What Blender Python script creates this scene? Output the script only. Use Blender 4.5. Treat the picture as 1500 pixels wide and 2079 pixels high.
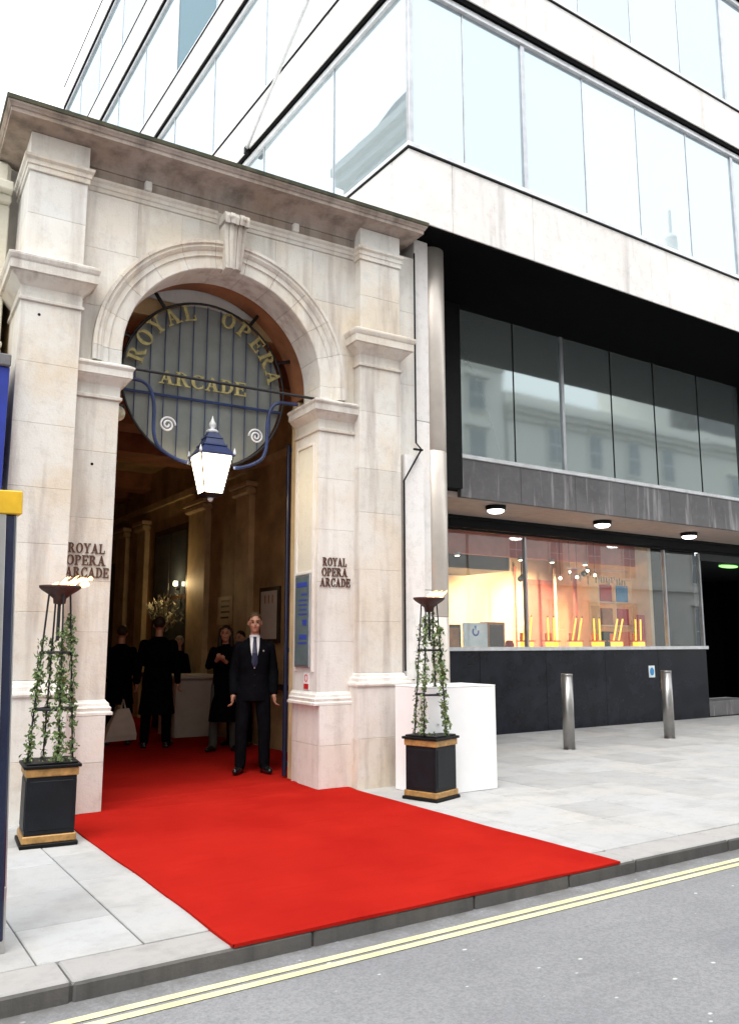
import bpy, bmesh, math, random
from mathutils import Vector, Matrix
random.seed(7)
R = math.radians
scene = bpy.context.scene
for o in list(bpy.data.objects): bpy.data.objects.remove(o)
col = scene.collection

# ------------------------------------------------------------------ camera
YAW, PITCH, ROLL = R(33.375), R(9.054), R(-0.058)
cam_d = bpy.data.cameras.new('camera'); cam = bpy.data.objects.new('camera', cam_d); col.objects.link(cam)
fw = Vector((math.sin(YAW)*math.cos(PITCH), math.cos(YAW)*math.cos(PITCH), math.sin(PITCH)))
rt = Vector((math.cos(YAW), -math.sin(YAW), 0)); up = rt.cross(fw)
rt2 = rt*math.cos(ROLL)+up*math.sin(ROLL); up2 = up*math.cos(ROLL)-rt*math.sin(ROLL)
M = Matrix((rt2, up2, -fw)).transposed().to_4x4(); M.translation = (0, 0, 1.6)
cam.matrix_world = M
cam_d.sensor_fit = 'VERTICAL'; cam_d.sensor_height = 36; cam_d.lens = 36*1670.46/2079
cam_d.clip_start = .05; cam_d.clip_end = 500
scene.camera = cam

# ------------------------------------------------------------------ sky, sun, exposure
SUN_EL, SUN_AZ = R(64), R(222)         # overcast glow, high over the street to the left
w = bpy.data.worlds.new('World'); scene.world = w; w.use_nodes = True
nt = w.node_tree; nt.nodes.clear()
sky = nt.nodes.new('ShaderNodeTexSky'); sky.sky_type = 'NISHITA'; sky.sun_disc = False
sky.sun_elevation = SUN_EL; sky.sun_rotation = SUN_AZ; sky.dust_density = 4; sky.air_density = 1
hs = nt.nodes.new('ShaderNodeHueSaturation'); hs.inputs['Saturation'].default_value = .25
bg1 = nt.nodes.new('ShaderNodeBackground'); bg1.inputs[1].default_value = .05
bg2 = nt.nodes.new('ShaderNodeBackground'); bg2.inputs[0].default_value = (.95, .98, 1, 1); bg2.inputs[1].default_value = .85   # even cloud layer
ad = nt.nodes.new('ShaderNodeAddShader'); wo = nt.nodes.new('ShaderNodeOutputWorld')
nt.links.new(sky.outputs[0], hs.inputs['Color']); nt.links.new(hs.outputs[0], bg1.inputs[0])
nt.links.new(bg1.outputs[0], ad.inputs[0]); nt.links.new(bg2.outputs[0], ad.inputs[1]); nt.links.new(ad.outputs[0], wo.inputs[0])
sd = bpy.data.lights.new('sun', 'SUN'); sd.energy = .9; sd.angle = R(40); sd.color = (1, .96, .9)
so = bpy.data.objects.new('sun', sd); col.objects.link(so)
sdir = Vector((math.sin(SUN_AZ)*math.cos(SUN_EL), math.cos(SUN_AZ)*math.cos(SUN_EL), math.sin(SUN_EL)))
so.rotation_euler = sdir.to_track_quat('Z', 'Y').to_euler(); so.location = sdir*60
scene.view_settings.view_transform = 'Standard'; scene.view_settings.look = 'None'
scene.view_settings.gamma = 1; scene.view_settings.use_curve_mapping = False
scene.view_settings.exposure = 1.2
scene.render.engine = 'CYCLES'
scene.cycles.max_bounces = 8; scene.cycles.transparent_max_bounces = 12

# ------------------------------------------------------------------ materials
MAT = {}
def new_mat(name):
    m = bpy.data.materials.new(name); m.use_nodes = True; MAT[name] = m
    n = m.node_tree; b = n.nodes['Principled BSDF']; return m, n, b
def node(n, t, **k):
    x = n.nodes.new(t)
    for a, v in k.items(): setattr(x, a, v)
    return x
def mix(n, fac, a, b, mode='MIX'):
    x = n.nodes.new('ShaderNodeMix'); x.data_type = 'RGBA'; x.blend_type = mode
    for s, v in ((0, fac), (6, a), (7, b)):
        if hasattr(v, 'links'): n.links.new(v, x.inputs[s])
        else: x.inputs[s].default_value = v if s == 0 else (*v[:3], 1)
    return x.outputs[2]
def pos(n, scale=(1, 1, 1)):
    g = node(n, 'ShaderNodeNewGeometry'); mp = node(n, 'ShaderNodeMapping'); mp.inputs['Scale'].default_value = scale
    n.links.new(g.outputs['Position'], mp.inputs['Vector']); return mp.outputs[0]
def noise(n, vec, scale, detail=5, rough=.6):
    x = node(n, 'ShaderNodeTexNoise'); x.inputs['Scale'].default_value = scale; x.inputs['Detail'].default_value = detail
    x.inputs['Roughness'].default_value = rough; n.links.new(vec, x.inputs['Vector']); return x.outputs[0]
def ramp(n, v, a, b, lo=0, hi=1):
    x = node(n, 'ShaderNodeMapRange'); x.clamp = True
    for i, q in ((1, a), (2, b), (3, lo), (4, hi)): x.inputs[i].default_value = q
    n.links.new(v, x.inputs[0]); return x.outputs[0]
def bump(n, b, h, strength, dist):
    x = node(n, 'ShaderNodeBump'); x.inputs['Strength'].default_value = strength; x.inputs['Distance'].default_value = dist
    n.links.new(h, x.inputs['Height']); n.links.new(x.outputs[0], b.inputs['Normal'])
def plain(name, c, rough=.6, metal=0, var=.12, scale=6, spec=.5, bmp=.15, bscale=60, emis=None, es=0, coat=0):
    m, n, b = new_mat(name)
    v = pos(n); t = noise(n, v, scale)
    dark = tuple(q*(1-var*1.6) for q in c); lite = tuple(min(1, q*(1+var)) for q in c)
    n.links.new(mix(n, ramp(n, t, .3, .7), dark, lite), b.inputs['Base Color'])
    b.inputs['Roughness'].default_value = rough; b.inputs['Metallic'].default_value = metal
    b.inputs['Specular IOR Level'].default_value = spec; b.inputs['Coat Weight'].default_value = coat
    if bmp: bump(n, b, noise(n, v, bscale, 3), bmp, .01)
    if emis: b.inputs['Emission Color'].default_value = (*emis, 1); b.inputs['Emission Strength'].default_value = es
    return m
def stone(name, c, warm, grime, vary=.1, gscale=1.0, gl=.52, gh=.75, gmax=.7):
    m, n, b = new_mat(name)
    v = pos(n); vs = pos(n, (5, 5, .5))
    oi = node(n, 'ShaderNodeObjectInfo')
    c1 = mix(n, ramp(n, noise(n, v, 1.3, 5, .65), .42, .62), c, warm)
    c2 = mix(n, ramp(n, oi.outputs['Random'], 0, 1, 0, .55), c1, mix(n, oi.outputs['Random'], warm, tuple(q*(1-vary*2) for q in c)))
    streak = ramp(n, noise(n, vs, 1.0*gscale, 6), gl, gh, 0, gmax)
    c3 = mix(n, streak, c2, grime)
    c4 = mix(n, ramp(n, noise(n, v, 9, 7, .75), .5, .75, 0, .26), c3, tuple(q*.75 for q in grime))
    pit = ramp(n, noise(n, v, 90, 2), .68, .75, 0, .4)
    c5 = mix(n, pit, c4, tuple(q*.5 for q in grime))
    n.links.new(c5, b.inputs['Base Color']); b.inputs['Roughness'].default_value = .82; b.inputs['Specular IOR Level'].default_value = .3
    bump(n, b, noise(n, v, 45, 6, .7), .35, .012)
    return m
stone('stone', (.70, .68, .635), (.66, .575, .465), (.32, .265, .235), gl=.5, gh=.72, gmax=.75)
stone('stone_pale', (.78, .77, .735), (.73, .66, .575), (.36, .31, .28), gl=.5, gh=.75, gmax=.6)
stone('stone_cornice', (.42, .36, .32), (.35, .265, .205), (.13, .108, .09), gl=.44, gh=.66, gmax=.7)
stone('moss', (.07, .075, .045), (.13, .11, .07), (.03, .035, .025), gl=.4, gh=.6)
stone('concrete_white', (.84, .82, .805), (.82, .77, .73), (.27, .25, .235), gscale=.6, gl=.58, gh=.78, gmax=.65)
stone('stucco', (.80, .79, .76), (.78, .75, .70), (.58, .56, .53), gmax=.4)
stone('cream_paint', (.76, .73, .63), (.74, .69, .56), (.52, .48, .4), gmax=.4)
stone('slab', (.43, .435, .44), (.46, .445, .425), (.26, .255, .25), vary=.14, gscale=.5, gl=.48, gh=.72, gmax=.55)
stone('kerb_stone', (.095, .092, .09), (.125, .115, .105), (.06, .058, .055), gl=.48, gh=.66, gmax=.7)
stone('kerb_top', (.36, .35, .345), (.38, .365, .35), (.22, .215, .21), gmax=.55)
stone('granite_grey', (.17, .165, .17), (.13, .125, .13), (.42, .41, .41), gscale=.9, gl=.54, gh=.66, gmax=.75)
def asphalt():
    m, n, b = new_mat('asphalt'); v = pos(n)
    c = mix(n, ramp(n, noise(n, v, .9, 4), .35, .7), (.23, .232, .243), (.285, .286, .292))
    c = mix(n, ramp(n, noise(n, v, 48, 5, .85), .38, .7, 0, .8), c, (.12, .122, .13))
    vo = node(n, 'ShaderNodeTexVoronoi'); vo.inputs['Scale'].default_value = 60; n.links.new(v, vo.inputs['Vector'])
    c = mix(n, ramp(n, vo.outputs['Distance'], .0, .16, .5, 0), c, (.45, .45, .45))
    vb = node(n, 'ShaderNodeTexVoronoi'); vb.inputs['Scale'].default_value = 7; n.links.new(pos(n, (1, 1.5, 1)), vb.inputs['Vector'])
    gum = node(n, 'ShaderNodeMath', operation='SUBTRACT'); n.links.new(vb.outputs['Distance'], gum.inputs[0]); n.links.new(ramp(n, noise(n, v, 9, 1), .42, .68, 0, .12), gum.inputs[1])
    c = mix(n, ramp(n, gum.outputs[0], -.02, .03, .85, 0), c, (.60, .60, .58))     # chewing gum and specks
    c = mix(n, ramp(n, noise(n, pos(n, (.25, 2.2, 1)), 1.4, 4), .52, .7, 0, .5), c, (.135, .138, .147))
    g = node(n, 'ShaderNodeNewGeometry'); sx = node(n, 'ShaderNodeSeparateXYZ'); n.links.new(g.outputs['Position'], sx.inputs[0])
    dirt = node(n, 'ShaderNodeMath', operation='MULTIPLY'); n.links.new(ramp(n, sx.outputs[1], 3.78, 4.0, 0, 1), dirt.inputs[0]); n.links.new(ramp(n, noise(n, v, 6, 5), .3, .6), dirt.inputs[1])
    c = mix(n, dirt.outputs[0], c, (.12, .115, .11))
    n.links.new(c, b.inputs['Base Color']); b.inputs['Roughness'].default_value = .85
    bump(n, b, noise(n, v, 110, 3), .6, .01)
asphalt()
def carpet_mat():
    m, n, b = new_mat('red_carpet'); v = pos(n)
    c = mix(n, ramp(n, noise(n, v, 1.3, 5), .3, .7), (.31, .011, .008), (.39, .017, .011))
    c = mix(n, ramp(n, noise(n, pos(n, (1, 6, 1)), 2.2, 5), .55, .75, 0, .3), c, (.25, .006, .005))
    n.links.new(c, b.inputs['Base Color']); b.inputs['Roughness'].default_value = 1; b.inputs['Specular IOR Level'].default_value = .0
    bump(n, b, noise(n, v, 260, 2), .5, .006)
carpet_mat()
def line_paint():
    m, n, b = new_mat('yellow_paint'); v = pos(n)
    c = mix(n, ramp(n, noise(n, v, 5, 5), .3, .7), (.66, .60, .30), (.76, .71, .42))
    c = mix(n, ramp(n, noise(n, v, 38, 6, .8), .55, .66, 0, .75), c, (.24, .24, .24))
    c = mix(n, ramp(n, noise(n, pos(n, (.5, 3, 1)), 3, 4), .56, .7, 0, .45), c, (.33, .32, .28))
    n.links.new(c, b.inputs['Base Color']); b.inputs['Roughness'].default_value = .75; bump(n, b, noise(n, v, 110, 3), .5, .01)
line_paint()
plain('black_paint', (.006, .006, .007), .5, var=.2, spec=.15)
plain('black_soffit', (.003, .003, .0035), .8, var=.2, spec=.05)
plain('black_box', (.006, .008, .011), .45, var=.25, spec=.25)
plain('gold_band', (.42, .235, .075), .45, metal=.25, var=.25, scale=20)
plain('iron', (.015, .015, .017), .5, metal=.3)
plain('rust_bowl', (.05, .018, .012), .6, var=.4, scale=14)
plain('blue_iron', (.018, .036, .12), .45, var=.25)
plain('blue_roof', (.016, .028, .10), .35)
plain('blue_board', (.012, .03, .28), .5)
plain('gilt', (.40, .34, .14), .45, metal=.3, var=.2, scale=20)
plain('bronze', (.10, .045, .03), .5, metal=.3)
plain('fan_grey', (.185, .20, .185), .35, var=.12, scale=3)
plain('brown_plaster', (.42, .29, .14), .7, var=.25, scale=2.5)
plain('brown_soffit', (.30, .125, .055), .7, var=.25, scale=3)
plain('ochre_plaster', (.56, .43, .24), .6, var=.2, scale=2.5)
plain('dark_wood', (.035, .018, .010), .4, var=.3)
plain('white_board', (.85, .85, .85), .5, var=.02, bmp=0)
plain('white_paper', (.62, .58, .54), .7, var=.05, bmp=0)
plain('steel', (.52, .51, .50), .28, metal=.9, var=.12, scale=3, bmp=.05)
plain('steel_col', (.62, .56, .50), .4, metal=.5, var=.12, scale=1.5, bmp=.02)
plain('bollard_steel', (.33, .32, .31), .33, metal=.85, var=.1, bmp=.05)
plain('alu', (.45, .46, .48), .35, metal=.7, bmp=0)
plain('white_alu', (.72, .73, .75), .4, metal=.1, bmp=0)
plain('navy_panel', (.012, .016, .045), .15, bmp=0)
plain('yellow_band', (.75, .44, .015), .5, bmp=0)
plain('dark_granite', (.010, .012, .019), .22, var=.4, scale=3, bmp=.02, spec=.3)
plain('soffit_paint', (.42, .34, .30), .7, var=.08)
plain('shop_wall', (.78, .62, .44), .7, var=.06)
plain('shop_pink', (.62, .20, .16), .7, var=.08)
plain('shop_floor', (.30, .2, .13), .5)
plain('shop_dark', (.03, .032, .036), .5)
plain('orange_wood', (.40, .16, .05), .5, var=.3)
plain('yellow_plastic', (.9, .50, .02), .3, bmp=0)
plain('glow_rod', (.9, .55, .05), .3, bmp=0, emis=(1, .55, .06), es=.8)  # emission added to make the yellow stands read bright
plain('orange_plastic', (.8, .2, .04), .35, bmp=0)
plain('red_plastic', (.55, .02, .02), .4, bmp=0)
plain('sign_blue', (.03, .28, .6), .4, bmp=0)
plain('pale_blue', (.86, .94, .98), .5, bmp=0)
plain('ink_blue', (.03, .06, .35), .6, bmp=0)
plain('board_glass', (.11, .15, .16), .12, bmp=0)
plain('suit', (.0045, .005, .007), .85, var=.25, scale=12, spec=.06)
plain('coat', (.004, .004, .005), .9, var=.25, scale=12, spec=.04)
plain('shirt', (.8, .8, .84), .7, bmp=0, var=.03)
plain('tie', (.008, .014, .055), .5, var=.3, scale=60)
plain('skin', (.52, .27, .18), .5, var=.1, scale=14, bmp=.05)
plain('lips', (.34, .10, .08), .5, bmp=0)
plain('hair_brown', (.09, .045, .02), .6, var=.4, scale=60, bmp=.5, bscale=120)
plain('hair_black', (.02, .012, .009), .55, var=.4, scale=60, bmp=.5, bscale=120)
plain('hair_grey', (.33, .31, .29), .6, var=.3, scale=60, bmp=.5, bscale=120)
plain('eye', (.03, .022, .018), .25, bmp=0)
plain('shoe', (.010, .010, .012), .2, bmp=0)
plain('trouser_grey', (.06, .075, .07), .8)
plain('bag', (.62, .56, .50), .8, var=.06)
plain('plume', (.36, .34, .25), .9, var=.3, scale=20)
plain('stem_green', (.035, .06, .02), .8)
def leaf_mat():
    m, n, b = new_mat('ivy'); oi = node(n, 'ShaderNodeNewGeometry')
    t = noise(n, pos(n), 60, 2)
    c = mix(n, ramp(n, t, .35, .62), (.05, .10, .028), (.16, .22, .075)); c = mix(n, ramp(n, t, .6, .7, 0, .8), c, (.46, .48, .30))
    n.links.new(c, b.inputs['Base Color']); b.inputs['Roughness'].default_value = .5
    b.inputs['Subsurface Weight'].default_value = 0
leaf_mat()
def emission(name, c, s):
    m, n, b = new_mat(name); b.inputs['Base Color'].default_value = (*c, 1)
    b.inputs['Emission Color'].default_value = (*c, 1); b.inputs['Emission Strength'].default_value = s
emission('lantern_glass', (1, .80, .50), 7)
emission('light_lens', (1, .97, .9), 4)
emission('green_light', (.35, 1, .25), .8)
emission('flame', (1, .50, .16), 3.2)
emission('flame_core', (1, .78, .42), 5)
emission('spot_lens', (1, .82, .55), 9)
emission('small_lamp', (1, .95, .7), 2)
def glass(name, body, tint, fac_lo, fac_hi, rough=.01, transp=False):
    m = bpy.data.materials.new(name); m.use_nodes = True; MAT[name] = m; n = m.node_tree; n.nodes.clear()
    out = node(n, 'ShaderNodeOutputMaterial'); ms = node(n, 'ShaderNodeMixShader')
    a = node(n, 'ShaderNodeBsdfTransparent' if transp else 'ShaderNodeBsdfDiffuse'); a.inputs[0].default_value = (*body, 1)
    g = node(n, 'ShaderNodeBsdfGlossy'); g.inputs[0].default_value = (*tint, 1); g.inputs['Roughness'].default_value = rough
    if not transp:
        oi = node(n, 'ShaderNodeObjectInfo'); n.links.new(mix(n, oi.outputs['Random'], tuple(q*.85 for q in body), tuple(min(1, q*1.15) for q in body)), a.inputs[0])
        n.links.new(mix(n, oi.outputs['Random'], tuple(q*.92 for q in tint), tint), g.inputs[0])
    lw = node(n, 'ShaderNodeLayerWeight'); lw.inputs[0].default_value = .35
    n.links.new(ramp(n, lw.outputs['Facing'], 0, 1, fac_lo, fac_hi), ms.inputs[0])
    bp = node(n, 'ShaderNodeBump'); bp.inputs['Strength'].default_value = .02; bp.inputs['Distance'].default_value = .05
    n.links.new(noise(n, pos(n), .8, 2), bp.inputs['Height']); n.links.new(bp.outputs[0], g.inputs['Normal'])
    n.links.new(a.outputs[0], ms.inputs[1]); n.links.new(g.outputs[0], ms.inputs[2]); n.links.new(ms.outputs[0], out.inputs[0])
glass('sky_glass', (.39, .46, .49), (.58, .66, .695), .45, .8)
glass('dark_glass', (.20, .23, .225), (.46, .53, .53), .52, .8, rough=.045)
glass('dim_glass', (.10, .16, .19), (.5, .65, .72), .12, .3)
glass('window_glass', (.04, .05, .06), (.7, .75, .8), .15, .5)
glass('shop_glass', (.97, .98, .98), (.9, .95, .95), .05, .22, transp=True)
glass('clear_glass', (.95, .97, .97), (.9, .95, .95), .04, .25, transp=True)

# ------------------------------------------------------------------ mesh building
ORG = {}
class MB:
    def __init__(s): s.v = []; s.f = []
    def add(s, vs, fs):
        k = len(s.v); s.v += [tuple(p) for p in vs]; s.f += [tuple(i+k for i in f) for f in fs]; return s
    def box(s, a, b, c=0.0):
        x0, x1 = sorted((a[0], b[0])); y0, y1 = sorted((a[1], b[1])); z0, z1 = sorted((a[2], b[2]))
        if c <= 0:
            return s.add([(x0,y0,z0),(x1,y0,z0),(x1,y1,z0),(x0,y1,z0),(x0,y0,z1),(x1,y0,z1),(x1,y1,z1),(x0,y1,z1)],
                         [(0,3,2,1),(4,5,6,7),(0,1,5,4),(1,2,6,5),(2,3,7,6),(3,0,4,7)])
        c = min(c, (x1-x0)*.45, (y1-y0)*.45, (z1-z0)*.45)
        vs = []; idx = {}
        X, Y, Z = (x0, x1), (y0, y1), (z0, z1)
        for i in (0, 1):
            for j in (0, 1):
                for k in (0, 1):
                    dx, dy, dz = (c, -c)[i], (c, -c)[j], (c, -c)[k]
                    for ax, p in enumerate(((X[i], Y[j]+dy, Z[k]+dz), (X[i]+dx, Y[j], Z[k]+dz), (X[i]+dx, Y[j]+dy, Z[k]))):
                        idx[i, j, k, ax] = len(vs); vs.append(p)
        fs = []
        for i in (0, 1):
            fs.append([idx[i,0,0,0], idx[i,1,0,0], idx[i,1,1,0], idx[i,0,1,0]])
            fs.append([idx[0,i,0,1], idx[1,i,0,1], idx[1,i,1,1], idx[0,i,1,1]])
            fs.append([idx[0,0,i,2], idx[1,0,i,2], idx[1,1,i,2], idx[0,1,i,2]])
        for a_ in (0, 1):
            for b_ in (0, 1):
                fs.append([idx[0,a_,b_,1], idx[1,a_,b_,1], idx[1,a_,b_,2], idx[0,a_,b_,2]])
                fs.append([idx[a_,0,b_,0], idx[a_,1,b_,0], idx[a_,1,b_,2], idx[a_,0,b_,2]])
                fs.append([idx[a_,b_,0,0], idx[a_,b_,1,0], idx[a_,b_,1,1], idx[a_,b_,0,1]])
                for c_ in (0, 1): fs.append([idx[a_,b_,c_,0], idx[a_,b_,c_,1], idx[a_,b_,c_,2]])
        return s.add(vs, fs)
    def prism(s, poly, axis, a, b):
        """poly: 2-D points; axis 'y' -> (x,z) extruded along y, 'x' -> (y,z), 'z' -> (x,y)"""
        n = len(poly)
        def P(p, t): return {'y': (p[0], t, p[1]), 'x': (t, p[0], p[1]), 'z': (p[0], p[1], t)}[axis]
        return s.add([P(p, a) for p in poly]+[P(p, b) for p in poly],
                     [tuple(range(n))[::-1], tuple(range(n, 2*n))]+[(i, (i+1) % n, (i+1) % n+n, i+n) for i in range(n)])
    def tube(s, pts, r, n=8, closed=False):
        pts = [Vector(p) for p in pts]; m = len(pts); rs = r if isinstance(r, (list, tuple)) else [r]*m
        vs = []; prev = None
        for i, p in enumerate(pts):
            if closed: t = (pts[(i+1) % m]-pts[i-1]).normalized()
            else: t = (pts[min(i+1, m-1)]-pts[max(i-1, 0)]).normalized()
            if prev is None:
                u = t.orthogonal().normalized()
            else:
                u = (prev-t*prev.dot(t)).normalized()
            prev = u; v = t.cross(u)
            for k in range(n):
                a = 2*math.pi*k/n; vs.append(p+(u*math.cos(a)+v*math.sin(a))*rs[i])
        fs = []
        for i in range(m if closed else m-1):
            j = (i+1) % m
            for k in range(n): fs.append((i*n+k, i*n+(k+1) % n, j*n+(k+1) % n, j*n+k))
        if not closed: fs += [tuple(range(n))[::-1], tuple(range((m-1)*n, m*n))]
        return s.add(vs, fs)
    def lathe(s, prof, c=(0, 0), n=24):
        vs = [(c[0]+r*math.cos(2*math.pi*k/n), c[1]+r*math.sin(2*math.pi*k/n), z) for r, z in prof for k in range(n)]
        m = len(prof)
        fs = [(i*n+k, i*n+(k+1) % n, (i+1)*n+(k+1) % n, (i+1)*n+k) for i in range(m-1) for k in range(n)]
        fs += [tuple(range(n))[::-1], tuple(range((m-1)*n, m*n))]
        return s.add(vs, fs)
    def ring_profile(s, x0, x1, yf, yb, prof):
        """moulding wrapped round three sides of a rectangle: prof = [(offset, z), ...] from bottom to top"""
        vs = []
        for d, z in prof: vs += [(x0-d, yb, z), (x0-d, yf-d, z), (x1+d, yf-d, z), (x1+d, yb, z)]
        m = len(prof); fs = [(i*4+k, i*4+(k+1) % 4, (i+1)*4+(k+1) % 4, (i+1)*4+k) for i in range(m-1) for k in range(4)]
        return s.add(vs, fs+[(3, 2, 1, 0), ((m-1)*4, (m-1)*4+1, (m-1)*4+2, (m-1)*4+3)])
    def sphere(s, c, r, nu=12, nv=8):
        rx, ry, rz = r if isinstance(r, (list, tuple)) else (r, r, r)
        vs = [(c[0], c[1], c[2]-rz)]
        for j in range(1, nv):
            a = -math.pi/2+math.pi*j/nv
            vs += [(c[0]+rx*math.cos(a)*math.cos(2*math.pi*k/nu), c[1]+ry*math.cos(a)*math.sin(2*math.pi*k/nu), c[2]+rz*math.sin(a)) for k in range(nu)]
        vs.append((c[0], c[1], c[2]+rz)); t = len(vs)-1
        fs = [(0, 1+(k+1) % nu, 1+k) for k in range(nu)]
        for j in range(nv-2):
            for k in range(nu): fs.append((1+j*nu+k, 1+j*nu+(k+1) % nu, 1+(j+1)*nu+(k+1) % nu, 1+(j+1)*nu+k))
        fs += [(t, 1+(nv-2)*nu+k, 1+(nv-2)*nu+(k+1) % nu) for k in range(nu)]
        return s.add(vs, fs)
    def build(s, name, m, parent=None, smooth=False, local=False, kind=None, label=None):
        off = Vector((0, 0, 0))
        if parent is not None and not local: off = ORG.get(parent.name, off)
        me = bpy.data.meshes.new(name)
        me.from_pydata([tuple(Vector(p)-off) for p in s.v], [], s.f)
        bm = bmesh.new(); bm.from_mesh(me); bmesh.ops.recalc_face_normals(bm, faces=bm.faces); bm.to_mesh(me); bm.free()
        if smooth:
            for p in me.polygons: p.use_smooth = True
        me.materials.append(MAT[m])
        o = bpy.data.objects.new(name, me); col.objects.link(o)
        if parent is not None: o.parent = parent; ORG[o.name] = ORG.get(parent.name, Vector((0, 0, 0))) if not local else Vector((0, 0, 0))
        else: ORG[o.name] = Vector((0, 0, 0))
        if kind: o['kind'] = kind
        if label: o['label'] = label
        return o
def thing(name, label, cat, loc=(0, 0, 0), rz=0, group=None):
    o = bpy.data.objects.new(name, None); col.objects.link(o); o.location = loc; o.rotation_euler = (0, 0, rz)
    o['label'] = label; o['category'] = cat; o.empty_display_size = .2
    if group: o['group'] = group
    ORG[o.name] = Vector(loc); return o
def tag(o, label, cat, group=None):
    o['label'] = label; o['category'] = cat
    if group: o['group'] = group
    return o
def box(name, a, b, m, parent=None, c=.004, **k): return MB().box(a, b, c).build(name, m, parent, **k)
def copy_tree(o, parent=None):
    c = o.copy(); col.objects.link(c); c.parent = parent
    ORG[c.name] = ORG.get(o.name, Vector((0, 0, 0)))
    for ch in [x for x in bpy.data.objects if x.parent == o]: copy_tree(ch, c)
    return c
PV = .12      # pavement level
RZ = .035     # road level at the kerb

# ------------------------------------------------------------------ road, kerb, pavement
road = MB().add([(-120, -140, RZ), (140, -140, RZ), (140, 140, RZ), (-120, 140, RZ)], [(0, 1, 2, 3)]).build('road', 'asphalt', kind='structure')
for nm, ya, yb in (('road_marking', 3.832, 3.782), ('road_marking', 3.752, 3.702)):
    MB().add([(-40, yb, RZ+.004), (60, yb, RZ+.004), (60, ya, RZ+.004), (-40, ya, RZ+.004)], [(0, 1, 2, 3)]).build(nm, 'yellow_paint', kind='structure')
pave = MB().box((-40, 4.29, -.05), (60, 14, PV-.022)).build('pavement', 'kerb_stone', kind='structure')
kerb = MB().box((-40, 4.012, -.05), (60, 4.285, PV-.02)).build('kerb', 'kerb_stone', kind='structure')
kx = [-2.6, -1.4, -.15, 1.06, 2.28, 3.38, 4.18, 4.835, 5.9, 6.95, 8.1, 9.2, 10.4, 11.6, 12.8, 14, 15.2, 16.4, 17.6]
for a, b in zip(kx, kx[1:]):
    j = random.uniform(-.003, .003)
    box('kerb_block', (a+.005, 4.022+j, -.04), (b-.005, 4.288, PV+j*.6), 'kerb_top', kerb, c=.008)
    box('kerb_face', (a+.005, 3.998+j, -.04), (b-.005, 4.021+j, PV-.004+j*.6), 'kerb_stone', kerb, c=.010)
def slab(x0, x1, y0, y1):
    h = random.uniform(-.0015, .0015)
    box('paving_slab', (x0+.004, y0+.004, PV-.03), (x1-.004, y1-.004, PV+h), 'slab', pave, c=.004)
def column_of(x0, x1, ys):
    for a, b in zip(ys, ys[1:]): slab(x0, x1, a, b)
column_of(.46, .97, [4.295, 4.9, 5.55, 6.2, 6.85, 7.5, 8.2])
column_of(.97, 1.48, [4.295, 4.83, 5.47, 6.12, 6.75, 7.4, 8.2])
column_of(1.48, 2.0, [4.295, 4.95, 5.6, 6.3, 6.95, 7.6, 8.2])
column_of(-.05, .46, [4.295, 5.0, 5.65, 6.3, 6.95, 7.6, 8.2])
column_of(-.6, -.05, [4.295, 4.85, 5.5, 6.1, 6.75, 7.4, 8.2])
x = 2.0; i = 0
while x < 18:
    wdt = [.62, .9, .75, .6, .84][i % 5]; i += 1
    ys = [4.295]; lim = 7.4 if x+wdt < 5.7 else 10.42
    while ys[-1] < lim-.3: ys.append(min(lim, ys[-1]+random.choice([.62, .75, .9])))
    if lim-ys[-1] > .02: ys[-1] = lim
    column_of(x, x+wdt, ys); x += wdt

# ------------------------------------------------------------------ red carpet
def carpet():
    m = MB(); T = PV+.012
    edge_w = lambda y_, s_: .006*math.sin(y_*2.7+s_)+.003*math.sin(y_*7.1+s_*2)
    def grid(x0, x1, y0, y1, nx, ny):
        vs = []
        for j in range(ny+1):
            for i_ in range(nx+1):
                xx = x0+(x1-x0)*i_/nx; yy = y0+(y1-y0)*j/ny
                if x0 in (1.83,) and i_ in (0, nx): xx += edge_w(yy, i_)
                z = T
                z += .012*math.exp(-((yy-8.05-.05*math.sin(xx*2.1))/.06)**2)+.010*math.exp(-((yy-7.72+.06*xx)/.07)**2)+.008*math.exp(-((yy-8.7-.1*math.sin(xx*1.3))/.08)**2)
                z += .003*math.sin(xx*3.1+yy*1.7)*math.sin(yy*2.3-xx)+.0015*math.sin(xx*9+yy*4)
                vs.append((xx, yy, z))
        m.add(vs, [(j*(nx+1)+i_, j*(nx+1)+i_+1, (j+1)*(nx+1)+i_+1, (j+1)*(nx+1)+i_) for j in range(ny) for i_ in range(nx)])
    grid(1.83, 4.665, 3.995, 7.60, 40, 60); grid(2.0, 4.45, 7.60, 8.3, 30, 24); grid(1.5, 5.45, 8.3, 19, 40, 80)
    # cut edges lying on the paving
    for (xa, ya), (xb, yb) in (((1.83, 3.995), (4.665, 3.995)), ((4.665, 3.995), (4.665, 7.6)), ((1.83, 3.995), (1.83, 7.6))):
        n = 60; vs = []
        for k in range(n+1):
            xx = xa+(xb-xa)*k/n; yy = ya+(yb-ya)*k/n
            if xa == xb: xx += edge_w(yy, 40 if xa > 3 else 0)
            z = T+.003*math.sin(xx*3.1+yy*1.7)*math.sin(yy*2.3-xx)+.0015*math.sin(xx*9+yy*4)
            vs += [(xx, yy, z), (xx, yy, PV-.004)]
        m.add(vs, [(2*k, 2*k+1, 2*k+3, 2*k+2) for k in range(n)])
    o = m.build('red_carpet', 'red_carpet', smooth=False)
    tag(o, 'bright red carpet running from the kerb through the archway', 'carpet')
carpet()

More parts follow.
